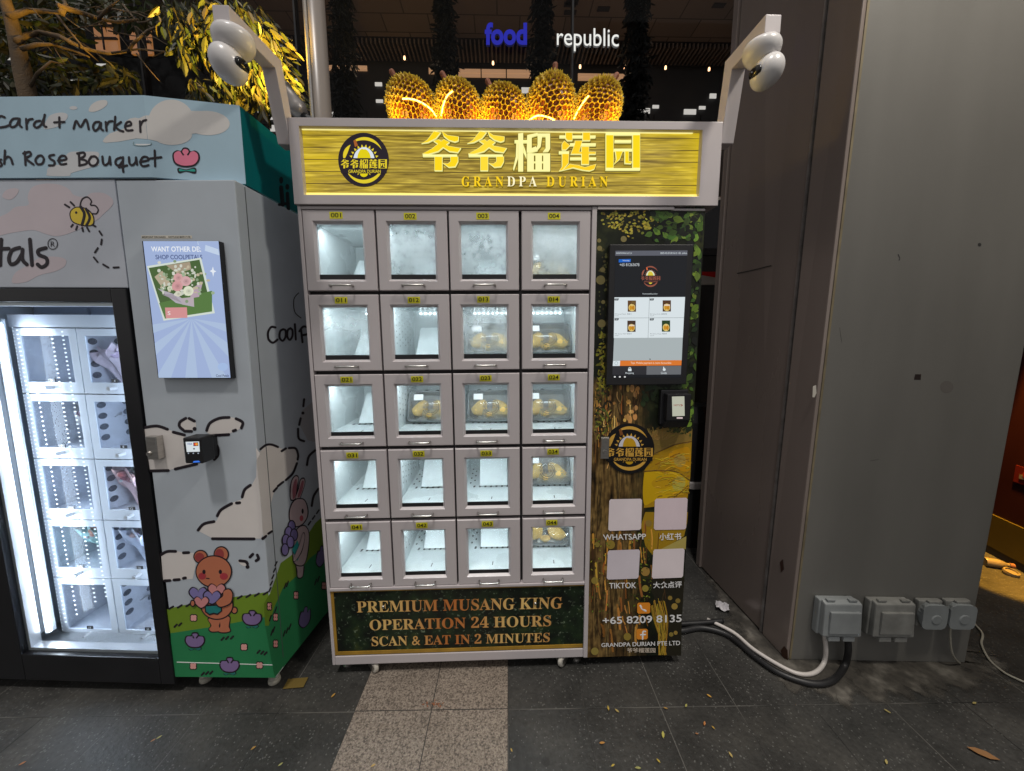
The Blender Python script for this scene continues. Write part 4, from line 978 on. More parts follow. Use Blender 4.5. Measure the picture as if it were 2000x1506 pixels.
s.poly([(456, 576), (460, 576), (446, 986), (442, 986)], lin(150, 158, 160), 3); s.poly([(102, 784), (808, 780), (808, 784), (102, 788)], lin(150, 158, 160), 3.2)
for k, (x, y, cc) in enumerate([(238, 608, (96, 66, 34)), (592, 606, (82, 52, 28)), (234, 812, (70, 50, 36)), (584, 810, (34, 62, 30))]):
    s.rect(x, y, x+84, y+114, lin(*cc), 3)
    s.ell(x+42, y+72, 34, 38, lin(225, 200, 120), 4, 16); s.ell(x+30, y+74, 14, 24, lin(206, 146, 30), 5, 12); s.ell(x+55, y+74, 14, 24, lin(196, 132, 24), 5, 12)
    if k == 0: s.ell(x+58, y+22, 22, 20, lin(110, 84, 40), 4, 12)
    if k in (1, 2): s.rect(x+14, y+42, x+72, y+56, lin(236, 214, 190), 6)
    bx = 105 if k % 2 == 0 else 462; by = 588 if k < 2 else 790
    s.poly([(bx, by), (bx+44, by-1), (bx+36, by+20), (bx, by+20)], lin(40, 46, 50), 3); s.text(('S01', 'S02', 'S03', 'S04')[k], (bx+8, by+4, bx+30, by+15), wt, 4)
    s.text(('MK Durian Puree  榴莲泥', 'MK Durian Mochi  榴莲麻糬', 'MK Durian Half  榴莲肉', 'MK Durian Whole  榴莲果')[k], (bx+2, (738 if k < 2 else 938), bx+172, (752 if k < 2 else 952)), lin(110, 116, 120), 4)
    s.text('$16.00', (bx+2, (758 if k < 2 else 960), bx+40, (768 if k < 2 else 970)), lin(120, 126, 130), 4)
s.ell(464, 1203, 6, 7, lin(60, 66, 70), 3, 10)
s.poly([(90, 1218), (785, 1212), (782, 1266), (86, 1272)], lin(222, 120, 42), 2)
s.poly([(90, 1218), (162, 1217), (158, 1271), (86, 1272)], lin(222, 232, 236), 2.6); s.ell(122, 1244, 18, 19, lin(150, 170, 168), 3.2, 14); s.ell(122, 1244, 14, 15, wt, 3.6, 14)
s.text('Tips: Mobile payment is more favourable', (268, 1230, 680, 1256), lin(250, 226, 200), 3)
s.poly([(84, 1275), (430, 1273), (428, 1360), (82, 1362)], lin(44, 44, 48), 2); s.poly([(430, 1273), (781, 1270), (777, 1358), (428, 1360)], lin(104, 106, 110), 2)
s.text('Shopping', (212, 1334, 300, 1356), wt, 3); s.text('Guide', (575, 1332, 634, 1352), wt, 3)
s.poly([(242, 1300), (276, 1300), (276, 1324), (242, 1324)], wt, 3); s.stroke([(250, 1300), (252, 1288), (266, 1288), (268, 1300)], 3, wt, 3)
s.ell(608, 1308, 15, 14, wt, 3, 12); s.stroke([(604, 1304), (602, 1284)], 5, wt, 3.4, False)
for x in (107, 158, 209): s.ell(x, 1382, 10, 8, lin(225, 225, 225), 3, 10)
s.build('display', screen_mat('screen_glow', .92), scr)
# ---- payment terminal
yt = -.05
a_, b_ = DFr.hit(1304, 770, 1, yt), DFr.hit(1348, 822, 1, yt)
mb = MB(); mb.box(a_.x, b_.x, yt, -.02, b_.z, a_.z); mb.box(a_.x-.012, b_.x+.004, -.02, .003, b_.z-.02, a_.z+.012)
mb.hexa([(a_.x-.004, -.03, b_.z-.03), (b_.x, -.03, b_.z-.03), (b_.x, .002, b_.z-.03), (a_.x-.004, .002, b_.z-.03)], [(a_.x, yt+.002, b_.z), (b_.x, yt+.002, b_.z), (b_.x, .002, b_.z), (a_.x, .002, b_.z)])
tm = mb.build('payment_terminal', M_black, mach, bevel=.004)
s = Art(flat(DFr, 1, yt, (0, -1, 0))).crop(1130, 740, .2125)
s.poly([(858, 163), (972, 160), (975, 340), (862, 344)], lin(188, 190, 172), 1); s.text('NETS', (874, 234, 930, 250), lin(150, 70, 60), 2, .01); s.stroke([(938, 236), (954, 242), (940, 250)], 3, lin(150, 70, 60), 2)
s.rect(902, 352, 956, 366, lin(215, 195, 195), 1)
s.build('display', screen_mat('terminal_glow', .9), tm)
# ---- cam lock
a_, b_ = DFr.hit(1174, 854, 1, -.008), DFr.hit(1189, 896, 1, -.008)
mb = MB(); mb.box(a_.x, b_.x, -.008, .003, b_.z, a_.z); mb.box(a_.x+.001, b_.x-.001, -.014, -.008, (a_.z+b_.z)/2+.006, a_.z-.002)
lk = mb.build('lock', M_steel, mach, bevel=.0015)
mb = MB(); mb.lathe([(0, .006), (.0075, .006), (.009, 0), (.009, -.004)], T(((a_.x+b_.x)/2, -.008, b_.z+.028)) @ Rx(90), 16); mb.build('keyhole', M_steel, lk)
# ---- casters and levelling feet
M_cast = paint('cream_wheel', (.55, .52, .46), .5, .15, 20)
for (x, y, a) in [(-.553, .022, 40), (.252, .02, -35), (-.57, .62, 5), (.245, .62, 5), (.69, .6, 0)]:
    mb = MB(); Mx = T((x, y, .0285)) @ Rz(a) @ Ry(90)
    mb.lathe([(0, -.011), (.022, -.011), (.028, -.006), (.028, .006), (.022, .011), (0, .011)], Mx, 20)
    cst = mb.build('caster', M_cast, mach, smooth=False)
    mb = MB(); F2 = T((x, y, 0)) @ Rz(a)
    for e in (-.017, .014): mb.add([F2 @ Vector(v) for v in [(e, -.012, .02), (e+.003, -.012, .02), (e+.003, .025, .02), (e, .025, .02), (e, -.03, .054), (e+.003, -.03, .054), (e+.003, .03, .054), (e, .03, .054)]], [(0,3,2,1),(4,5,6,7),(0,1,5,4),(1,2,6,5),(2,3,7,6),(3,0,4,7)])
    mb.build('fork', M_steel, cst)
for (x, y) in [(.318, .05), (.70, .1), (.40, .12), (-.68, .06)]:
    mb = MB(); mb.lathe([(.0, .001), (.022, .001), (.022, .008), (.014, .014), (.006, .016), (.006, .055)], T((x, y, 0)), 16); mb.build('levelling_foot', M_steel, mach)

# ================================================================ security cameras under the arms
M_camw = paint('glossy_white_plastic', (.72, .70, .70), .25, .03, 4)
M_lens = paint('camera_lens_black', (.015, .015, .016), .12, .1, 4)
for sgn, xc, yc, zc, lb in ((-1, -.735, -.238, 2.268, 'white dome security camera under the left arm of the durian machine'), (1, .8135, -.172, 2.312, 'white dome security camera under the right arm of the durian machine')):
    t = thing('security_camera', lb, 'camera', MM @ T((xc, yc, zc)), 'cameras on the durian machine arms')
    mb = MB(); mb.lathe([(0, .004), (.022, .004), (.022, -.008), (0, -.008)], n=24); mb.build('mount', M_camw, t, smooth=False)
    mb = MB(); mb.lathe([(0, -.006), (.032, -.006), (.047, -.012), (.0515, -.022), (.052, -.032), (.049, -.046), (.040, -.060), (.024, -.069), (0, -.072)], n=28); mb.build('dome_body', M_camw, t, smooth=True)
    Mr = T((sgn*.012, -.014, -.099)) @ Ry(30*sgn) @ Rx(14)
    mb = MB(); mb.sphere((0, 0, 0), (.042, .044, .050), 24, 16, M=None)
    mb.v = [Mr @ v for v in mb.v]; hd = mb.build('head', M_camw, t, smooth=True)
    # the dark lens face looks down to one side
    mb = MB(); Ml = Mr @ Ry(58*sgn) @ Rx(-8)
    mb.lathe([(.0, -.0475), (.010, -.0470), (.018, -.0440), (.021, -.040), (.022, -.036)], Ml @ Matrix.Diagonal((.8, 1.25, 1.0, 1)), 24); mb.build('lens_face', M_lens, hd, smooth=True)
    mb = MB(); mb.lathe([(0, -.0505), (.005, -.0505), (.0065, -.047)], Ml @ T((.002, .004, 0)), 16); mb.build('lens', M_black, hd)

# ================================================================ durians on top of the sign
def durian_mesh():
    bm = bmesh.new(); bmesh.ops.create_icosphere(bm, subdivisions=4, radius=1)
    rnd = random.Random(5)
    # thin the dual cells out: use a jittered spiral of spikes and their cells instead
    bm.free()
    n = 400; pts = []
    for i in range(n):
        z = 1-2*(i+.5)/n; r = math.sqrt(1-z*z); a = i*2.399963+rnd.uniform(-.06, .06)
        pts.append(Vector((r*math.cos(a), r*math.sin(a), z)).normalized())
    bm = bmesh.new()
    for p in pts: bm.verts.new(p)
    r = bmesh.ops.convex_hull(bm, input=bm.verts)
    bm.verts.ensure_lookup_table(); bm.verts.index_update()
    mb = MB()
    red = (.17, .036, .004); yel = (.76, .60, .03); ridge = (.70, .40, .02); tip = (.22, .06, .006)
    bm.faces.ensure_lookup_table(); bm.faces.index_update()
    thorn = [1.075+.075*rnd.random() for _ in bm.faces]           # thorns stand where three cells meet
    for v in bm.verts:
        fs = list(v.link_faces)
        if len(fs) < 3: continue
        nrm = v.co.normalized(); ax = nrm.orthogonal().normalized(); ay = nrm.cross(ax)
        fs.sort(key=lambda f: math.atan2((f.calc_center_median()-v.co).dot(ay), (f.calc_center_median()-v.co).dot(ax)))
        k = len(fs); cs = [f.calc_center_median().normalized() for f in fs]
        outer = []
        for a in range(k):                                          # node, then the lower middle of the ridge to the next node
            outer.append(cs[a]*thorn[fs[a].index]); outer.append(((cs[a]+cs[(a+1) % k])*.5).normalized()*1.05)
        n2 = 2*k
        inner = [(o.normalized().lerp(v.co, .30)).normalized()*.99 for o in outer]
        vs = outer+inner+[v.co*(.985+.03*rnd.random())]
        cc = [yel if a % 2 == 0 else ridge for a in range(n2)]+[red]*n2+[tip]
        mb.add(vs, [(a, (a+1) % n2, n2+(a+1) % n2, n2+a) for a in range(n2)]+[(n2+a, n2+(a+1) % n2, 2*n2) for a in range(n2)], cc)
    bm.free(); return mb
dmb = durian_mesh()
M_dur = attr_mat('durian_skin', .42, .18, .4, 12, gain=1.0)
M_stem = paint('durian_stem', (.22, .07, .03), .6, .3, 30)
dl = [('durian leaning left with a bright streak, leftmost on the sign top', 806, 182, 45, .112, -30, -.33), ('second durian from the left on the sign top with a pale brown stem', 897, 187, 43, .108, -24, -.22),
      ('short durian in the middle of the row on the sign top', 985, 199, 45, .098, -28, -.24), ('tallest durian on the sign top with its stem straight up', 1075, 184, 47, .122, 7, .03), ('durian leaning right, rightmost on the sign top', 1164, 190, 44, .114, 30, .22)]
dur = []
for lb, px, py, rp, rz, tilt, sx_ in dl:
    q = at(px, py, 1.545)
    rx = rp/720*1.42
    z = SZ1+rz*(.99 if abs(tilt) > 20 else .93)
    t = thing('durian', lb, 'durian', T((q.x, 1.545, z)) @ Ry(tilt) @ Rz(R_(0, 360)), 'durians in a row on the sign')
    mb = MB(); mb.v = [Vector((v.x*rx, v.y*rx, v.z*rz)) for v in dmb.v]; mb.f = list(dmb.f); mb.c = list(dmb.c); mb.m = list(dmb.m)
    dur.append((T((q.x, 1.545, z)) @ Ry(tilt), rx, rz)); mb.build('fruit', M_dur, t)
    mb = MB(); mb.tube([(0, 0, rz*.94), (0, 0, rz*1.1), (.003, 0, rz*1.1+.028), (.004, 0, rz*1.1+.034)], [.011, .0095, .0105, .008], 10); mb.build('stem', M_stem, t)
hotspot = thing('light_streak', 'bright yellow glowing streaks laid over hot spots on the durians', 'light rope', T((0, 1.47, SZ1)))
RFm = Frame(hotspot.matrix_world.copy())
def on_fruit(x, y, k=1.045):
    best = None; d = pray(x, y)
    for M, rx, rz in dur:
        I = M.inverted(); o_ = I @ EYE; v_ = I.to_3x3() @ d
        o_ = Vector((o_.x/rx/k, o_.y/rx/k, o_.z/rz/k)); v_ = Vector((v_.x/rx/k, v_.y/rx/k, v_.z/rz/k))
        a_, b_, c_ = v_.dot(v_), 2*o_.dot(v_), o_.dot(o_)-1; D = b_*b_-4*a_*c_
        if D > 0:
            t_ = (-b_-math.sqrt(D))/2/a_
            if best is None or t_ < best: best = t_
    return (EYE+d*best if best else at(x, y, 1.5)) - Vector((0, 1.47, SZ1))
def run(pts, name):
    mb = MB(); mb.tube([on_fruit(x, y) for x, y in spline(pts, 6)], .0026, 7); mb.build(name, M_hotspot, hotspot)
M_hotspot = emit('yellow_hotspot_glow', (1, .72, .10), 6)  # glowing tubes stand for hot spots of light on the fruit
run([(786, 193), (805, 194), (824, 201), (842, 214), (852, 228)], 'left_run'); run([(862, 226), (866, 205), (873, 188), (884, 178)], 'left_run')
run([(1034, 234), (1050, 226), (1068, 228), (1084, 235)], 'right_run'); run([(1121, 232), (1128, 218), (1138, 202), (1150, 187)], 'right_run')
for (x, y) in [(852, 205), (940, 212), (1028, 215), (1117, 210), (770, 225), (1205, 220)]:
    q = at(x, y, 1.452); ld = bpy.data.lights.new('durian_glow', 'POINT'); ld.energy = .55; ld.color = (1, .68, .14); ld.shadow_soft_size = .02
    lo = bpy.data.objects.new('durian_glow', ld); col.objects.link(lo); lo.location = (q.x, 1.44, SZ1+.035)

# ================================================================ trays of durian in the lockers
M_pulp = paint('durian_pulp', (.72, .46, .11), .45, .18, 14, bump=.35)
M_film = glass_mat('cling_film', (.93, .93, .93), rough=.15, ior=1.4, fog=.36, fogcol=(.74, .78, .77))
M_tray = paint('black_tray', (.13, .138, .142), .3, .2, 10)
def make_tray():
    t = thing('durian_tray', 'x', 'food tray', None, 'packed durian trays in the lockers')
    W_, H_ = .098, .064
    def rr(w_, h_, z, r=.016, n=5):
        out = []
        for sx_, sy_, a0 in ((1, 1, 0), (-1, 1, 90), (-1, -1, 180), (1, -1, 270)):
            for k in range(n): a = math.radians(a0+90*k/(n-1)); out.append((sx_*(w_-r)+r*math.cos(a), sy_*(h_-r)+r*math.sin(a), z))
        return out
    mb = MB(); mb.loft([rr(W_*.86, H_*.84, -.028), rr(W_, H_, 0), rr(W_+.005, H_+.005, .001), rr(W_+.005, H_+.005, .003), rr(W_-.002, H_-.002, .003), rr(W_*.85, H_*.83, -.025)])
    mb.build('tray', M_tray, t)
    for (x, y, a, l, w_) in [(-.048, -.010, 42, .040, .031), (.044, -.014, -36, .049, .030), (-.006, -.040, 0, .026, .016)]:
        mb = MB(); mb.sphere((0, 0, 0), (l, w_, .022), 18, 10)
        Mx = T((x, y, -.006)) @ Rz(a)
        mb.v = [Mx @ (Vector((v.x, v.y+.12*v.x*v.x/l, v.z))*(1+.22*mnoise.noise(v*38+Vector((x*90, y*70, 3))))) for v in mb.v]; mb.build('durian_pulp', M_pulp, t, smooth=True)
    mb = MB(); n = 9
    g = [(-W_+2*W_*i/n, -H_+2*H_*j/n, .006+.016*math.sin(PI*i/n)*math.sin(PI*j/n)+random.uniform(-.0015, .0015)) for j in range(n+1) for i in range(n+1)]
    mb.add(g, [(j*(n+1)+i, j*(n+1)+i+1, (j+1)*(n+1)+i+1, (j+1)*(n+1)+i) for j in range(n) for i in range(n)]); fm = mb.build('cling_film', M_film, t, smooth=True)
    mb = MB(); c = (.03, .028, .02)
    mk = lambda x, y: ((x, -y, .024), Vector((0, 0, 1)))
    a = Art(lambda x, y: (Vector((x, -y, .0235)), Vector((0, 0, 1))))
    for r in (.034, .026): a.stroke([(r*math.cos(math.radians(d)), .012+r*math.sin(math.radians(d))) for d in range(200, 521, 20)], .0016, c, 1)
    a.text('爷爷榴莲园', (-.036, .006, .036, .020), c, 3, .012)
    a.build('film_print', M_print, fm)
    mb = MB(); mb.box(-W_+.022, -W_+.062, .018, .0186, H_-.042, H_-.016, (.8, .8, .8)); mb.v = [Vector((v.x, v.z, v.y)) for v in mb.v]
    mb.build('price_label', M_print, t)
    return t
def dup(root, M, label):
    r = root.copy(); col.objects.link(r); r.matrix_world = M; r['label'] = label
    for ch in list(root.children):
        c = ch.copy(); col.objects.link(c); c.parent = r
        for g in ch.children:
            d = g.copy(); col.objects.link(d); d.parent = c
    return r
tray0 = make_tray(); first = True
for (r, c) in [(0, 3), (1, 2), (1, 3), (2, 1), (2, 2), (2, 3), (3, 3), (4, 3)]:
    x0, z1 = DX[c], DZ[r]; z0 = z1-DH; xc = (x0+.022+x0+DW-.024)/2+(.012 if c < 3 else -.003)
    M = MM @ T((xc, .205, z0+.043+.077)) @ Rz(R_(-3, 3)) @ Rx(66)
    lb = 'cling-filmed tray of yellow durian behind the window of locker %02d%d' % (r, c+1)
    if first: tray0.matrix_world = M; tray0['label'] = lb; first = False
    elif r < 4: dup(tray0, M, lb)
    else:
        t = dup(tray0, M, 'durian tray in crinkled shiny film behind the window of locker 044')
        for ch in t.children:
            if ch.name.startswith('cling_film'):
                mb = MB(); n = 16
                g = [(-.1+.2*i/n, -.07+.14*j/n, .014+.014*math.sin(PI*i/n)*math.sin(PI*j/n)+random.uniform(-.008, .008)) for j in range(n+1) for i in range(n+1)]
                mb.add(g, [(j*(n+1)+i, j*(n+1)+i+1, (j+1)*(n+1)+i+1, (j+1)*(n+1)+i) for j in range(n) for i in range(n)])
                o = mb.build('shiny_film', glass_mat('shiny_film', (.9, .9, .9), rough=.08, ior=1.9), t)
                for g_ in list(ch.children): bpy.data.objects.remove(g_)
                bpy.data.objects.remove(ch)
# ================================================================ the flower vending machine on the left
LM = T((-.9008, 1.3277, 0)) @ Rz(-3.3) @ Ry(.75)
fm = thing('flower_vending_machine', 'pastel blue flower vending machine with cloud and meadow print and lit glass door', 'vending machine', LM)
LF = Frame(LM.copy())
KL = .40
def B(r, g, b): return A(r, g, b, KL)
sky = B(126, 132, 138)
M_lp = attr_mat('pastel_print', .42, .04, .35)
XL = -2.0
mb = MB()
mb.box(-.405, 0, 0, .75, .085, 1.937, sky)
mb.box(XL, -.407, .56, .75, .085, 1.937, sky); mb.box(XL, -.407, .02, .56, 1.60, 1.937, sky); mb.box(XL, -.407, .05, .56, .085, .15, (.02, .02, .022))
cab = mb.build('cabinet', M_lp, fm, bevel=.004)
mb = MB(); mb.box(XL, -.409, .0, .018, 1.586, 1.939, B(128, 132, 139)); fas = mb.build('fascia_panel', M_lp, fm, bevel=.003)
# header board with a fold
zt = LF.hit(280, 186, 1, -.004).z
fx = LF.hit(280, 186, 1, -.004).x
e = LF.hit(468, 206, 2, zt)
zb = 1.944
hb = (.44, .62, .74)
mb = MB(); V = lambda x, y, z: (x, y, z)
mb.loft([[V(XL, -.004, zb), V(XL, -.004, zt), V(XL, .008, zt), V(XL, .008, zb)], [V(fx, -.004, zb), V(fx, -.004, zt), V(fx, .008, zt), V(fx, .008, zb)], [V(e.x, e.y, zb), V(e.x, e.y, zt), V(e.x-.012, e.y+.01, zt), V(e.x-.012, e.y+.01, zb)]], hb)
hd = mb.build('header_board', M_lp, fm)
mb = MB(); mb.box(e.x-.012, e.x, e.y+.001, .70, zb-.002, zt-.001, B(0, 74, 76)); hs = mb.build('header_side', M_lp, fm)
a = Art(flat(LF, 0, e.x, (1, 0, 0)))
a.stroke([(549, 366), (552, 400)], 4, (.01, .015, .02), 1, False); a.ell(549, 352, 4, 7, (.01, .015, .02), 1, 10); a.stroke([(561, 378), (563, 408)], 3.5, (.01, .015, .02), 1, False); a.ell(561, 365, 4, 6, (.01, .015, .02), 1, 10); a.stroke([(545, 400), (557, 398)], 3, (.01, .015, .02), 1.5, False)
a.build('side_lettering', M_lp, hs)
# piecewise plane of the header
nf = Vector((e.y+.004, -(e.x-fx), 0)).normalized(); 
if nf.y > 0: nf = -nf
def head_hit(px, py):
    q = LF.hit(px, py, 1, -.004)
    if q.x <= fx: return q, Vector((0, -1, 0))
    d = LF.R @ pray(px, py); p0 = Vector((fx, -.004, 0))
    return LF.o + d*((p0-LF.o).dot(nf)/d.dot(nf)), nf
ink = (.022, .016, .022)
a = Art(head_hit).crop(0, 170, .2589)
cl = (.74, .72, .70); cl2 = (.68, .69, .71)
fo = lambda y, d: (280+(170+y*.2589-186)*.1)/.2589+d
a.ell(1292, 258, 172, 163, cl, 1, 40); a.ell(1562, 272, 172, 92, cl, 1.15, 32, .05); a.ell(1300, 360, 150, 78, cl, 1.3, 28)
a.poly([(1400, 180), (1560, 182), (1560, 340), (1400, 360)], cl, 1.45)
a.poly([(fo(215, 2), 215), (1300, 215), (1300, 420), (1200, 412), (fo(394, 2), 394)], cl, 1.6)
a.poly([(775, 410), (790, 385), (830, 350), (935, 315), (945, 262), (980, 238), (1020, 231), (1050, 236), (fo(215, -1), 215), (fo(394, -1), 394), (1030, 388), (900, 412), (795, 421)], cl, 1)
a.poly([(670, 180), (690, 135), (740, 105), (800, 100), (810, 130), (770, 165), (710, 188)], cl, 1, True); a.ell(555, 158, 30, 14, cl2, 1)
a.poly([(365, 230), (400, 205), (460, 193), (508, 205), (505, 240), (450, 290), (400, 310), (330, 312)], cl2, 1, True)
a.poly([(355, 650), (365, 610), (420, 590), (470, 575), (520, 495), (640, 488), (745, 495), (735, 560), (745, 590), (640, 620), (540, 650), (520, 672), (365, 670)], cl2, 1, True)
for st in [[(38, 230), (5, 220), (-28, 250), (-35, 285), (-10, 305), (40, 300), (68, 290)], [(140, 238), (100, 242), (78, 275), (90, 303), (125, 290), (148, 245)], [(150, 240), (150, 285), (165, 303)], [(200, 242), (204, 318)], [(204, 278), (220, 248), (248, 242)],
           [(305, 255), (272, 262), (258, 290), (280, 307), (312, 285), (330, 245)], [(340, 210), (331, 260), (335, 292), (352, 302)], [(450, 230), (451, 305)], [(412, 268), (488, 264)],
           [(558, 315), (577, 255), (610, 302), (650, 245), (672, 320)], [(752, 264), (720, 268), (704, 300), (718, 330), (745, 312), (760, 272)], [(764, 272), (763, 312), (780, 328)], [(800, 265), (806, 330)], [(806, 292), (822, 264), (850, 258)],
           [(872, 225), (863, 325)], [(915, 265), (868, 298)], [(870, 298), (900, 325), (932, 336)], [(948, 296), (990, 287), (984, 264), (960, 268), (946, 298), (960, 328), (1002, 326)], [(1058, 260), (1062, 340)], [(1062, 292), (1078, 260), (1105, 250)],
           [(12, 548), (-10, 556), (10, 572), (14, 592), (-6, 600)], [(40, 480), (35, 580)], [(37, 548), (60, 526), (84, 540), (98, 582)], [(190, 490), (195, 588)], [(178, 502), (225, 490), (233, 515), (200, 540), (255, 585)],
           [(292, 520), (270, 550), (285, 582), (320, 578), (333, 545), (315, 518), (288, 522)], [(410, 512), (376, 520), (382, 542), (412, 562), (408, 590), (372, 592)], [(440, 556), (500, 547), (494, 524), (465, 520), (445, 550), (460, 583), (502, 580)],
           [(598, 500), (602, 592)], [(585, 502), (634, 495), (640, 520), (605, 542)], [(605, 542), (650, 556), (653, 580), (600, 593)], [(692, 525), (672, 560), (690, 592), (725, 588), (742, 555), (720, 525), (688, 528)], [(775, 525), (779, 570), (795, 590), (822, 570), (830, 527)], [(830, 528), (836, 586)],
           [(915, 532), (880, 547), (875, 580), (900, 592), (926, 560)], [(930, 530), (928, 600), (932, 640)], [(898, 606), (960, 592)], [(975, 530), (979, 575), (1000, 590), (1025, 565), (1028, 532)], [(1028, 534), (1036, 586)], [(1058, 566), (1120, 552), (1110, 530), (1080, 530), (1060, 568), (1080, 598), (1122, 590)],
           [(1168, 480), (1172, 598)], [(1135, 540), (1218, 530)]]:
    a.stroke(st, 8.5, ink, 3)
tul = [(1303, 540), (1305, 500), (1335, 478), (1365, 482), (1380, 462), (1400, 456), (1425, 465), (1440, 485), (1475, 480), (1505, 505), (1508, 550), (1480, 590), (1430, 606), (1370, 604), (1320, 580)]
def grow(pts, d):
    cx_ = sum(p[0] for p in pts)/len(pts); cy__ = sum(p[1] for p in pts)/len(pts)
    return [(x+(x-cx_)/math.hypot(x-cx_, y-cy__)*d, y+(y-cy__)/math.hypot(x-cx_, y-cy__)*d) for x, y in pts]
a.poly([(1342, 640), (1345, 610), (1405, 622), (1470, 608), (1484, 635), (1470, 655), (1405, 640), (1360, 652)], ink, 2, True); a.poly([(1355, 636), (1358, 618), (1405, 630), (1460, 618), (1472, 638), (1405, 634)], B(30, 110, 100), 2.6, True)
a.poly(tul, ink, 3, True); a.poly(grow(tul, -13), B(172, 88, 108), 3.8, True)
a.stroke([(1372, 494), (1385, 512)], 6, ink, 4.6); a.stroke([(1432, 494), (1420, 512)], 6, ink, 4.6)
a.stroke([(1010, 415), (1012, 436), (1070, 444), (1138, 436), (1140, 415)], 3, B(100, 118, 122), 2); a.poly([(1020, 430), (1136, 430), (1130, 441), (1030, 440)], B(176, 180, 180), 2.4)
a.build('header_print', M_lp, hd)
# fascia print
a = Art(flat(LF, 1, 0, (0, -1, 0))).crop(0, 170, .2589)
pk = B(138, 130, 134)
a.poly([(210, 830), (240, 760), (330, 730), (440, 735), (520, 770), (560, 815), (640, 830), (690, 800), (780, 800), (845, 840), (850, 890), (780, 960), (720, 1010), (560, 1090), (440, 1125), (350, 1110), (250, 1080), (90, 1100), (-40, 1120), (-40, 1010), (60, 950), (120, 905), (215, 890)], pk, 1, True)
a.poly([(20, 830), (40, 785), (90, 765), (140, 770), (130, 810), (80, 850)], pk, 1, True)
a.poly([(95, 1440), (130, 1390), (220, 1340), (300, 1290), (420, 1280), (495, 1300), (490, 1350), (420, 1390), (300, 1420), (200, 1470), (100, 1480)], pk, 1, True)
for st in [[(-25, 1222), (68, 1219)], [(12, 1150), (6, 1250), (4, 1345)], [(150, 1212), (95, 1232), (70, 1290), (85, 1337), (130, 1320), (168, 1260)], [(172, 1225), (172, 1300), (206, 1340)], [(228, 1150), (236, 1250), (245, 1345)], [(348, 1214), (292, 1232), (298, 1266), (352, 1292), (356, 1335), (318, 1360), (286, 1338)]]: a.stroke(st, 14, ink, 3)
a.stroke([(400+36*math.cos(t*PI/8), 1184+40*math.sin(t*PI/8)) for t in range(17)], 3, ink, 3); a.text('R', (385, 1166, 416, 1204), ink, 3)
bee = [(526, 965), (535, 930), (570, 905), (620, 905), (670, 925), (705, 965), (715, 1010), (700, 1045), (640, 1050), (575, 1035), (540, 1010)]
a.poly(bee, ink, 2, True); a.poly(grow(bee, -9), B(158, 138, 44), 2.6, True)
a.stroke([(612, 905), (640, 960), (622, 1040)], 11, ink, 3.4); a.stroke([(652, 920), (680, 985), (655, 1045)], 10, ink, 3.4); a.ell(578, 948, 9, 10, ink, 3.4, 12)
a.stroke([(605, 905), (620, 850), (660, 830), (692, 860), (685, 890), (720, 895), (743, 925), (730, 955), (700, 955)], 5, ink, 3)
for st in [[(492, 887), (526, 908)], [(535, 868), (562, 895)], [(552, 1038), (540, 1054)], [(585, 1050), (576, 1076)], [(622, 1062), (628, 1088)], [(660, 1062), (674, 1088)], [(700, 1040), (722, 1052)], [(752, 1088), (770, 1116)], [(770, 1150), (764, 1188)], [(740, 1215), (718, 1248)], [(710, 1285), (738, 1320)], [(780, 1338), (820, 1362)], [(858, 1362), (898, 1360)]]: a.stroke(st, 7, ink, 3)
a.build('fascia_print', M_lp, fas)
# column print (front and side)
def wrap_hit(px, py):
    q = LF.hit(px, py, 1, 0)
    if q.x <= -.001: return q, Vector((0, -1, 0))
    return LF.hit(px, py, 0, 0), Vector((1, 0, 0))
FR = flat(LF, 1, 0, (0, -1, 0)); SD = flat(LF, 0, 0, (1, 0, 0))
a = Art(FR).crop(0, 800, .3985)
cb = (.80, .755, .725)
def fold(y): return (516 + (y-1068)*.0815 if False else (456+(y*.3985+800-352)*.08436)/.3985)
lg, dg = B(78, 99, 27), B(28, 88, 54)
a.poly([(816, 980), (880, 962), (950, 950), (1050, 935), (1150, 918), (1240, 905), (fold(895), 893), (fold(1012), 1012), (1200, 1035), (1060, 1062), (940, 1080), (836, 1096)], lg, 1)
a.poly([(836, 1096), (940, 1080), (1060, 1062), (1200, 1035), (fold(1012), 1012), (fold(1318), 1314), (848, 1309)], dg, 1)
a.poly([(706, 92), (770, 82), (820, 95), (870, 116), (905, 132), (960, 160), (985, 200), (970, 262), (860, 290), (825, 298), (736, 299)], cb, 1)
a.ell(921, 75, 42, 33, cb, 1); a.poly([(1008, 100), (1030, 62), (1080, 40), (1130, 38), (1180, 48), (1192, 78), (1150, 108), (1070, 126), (1030, 120)], cb, 1, True)
a.poly([(968, 592), (1010, 558), (1062, 545), (1085, 495), (1135, 458), (1185, 440), (1205, 395), (1235, 368), (1256, 330), (1258, 250), (1275, 215), (fold(185), 185), (fold(620), 605), (1280, 632), (1045, 632)], cb, 1)
a.poly([(790, 712), (860, 692), (900, 700), (950, 702), (960, 760), (945, 830), (800, 838)], cb, 1); a.poly([(1165, 740), (1200, 735), (1215, 760), (1190, 765)], cb, 1, True)
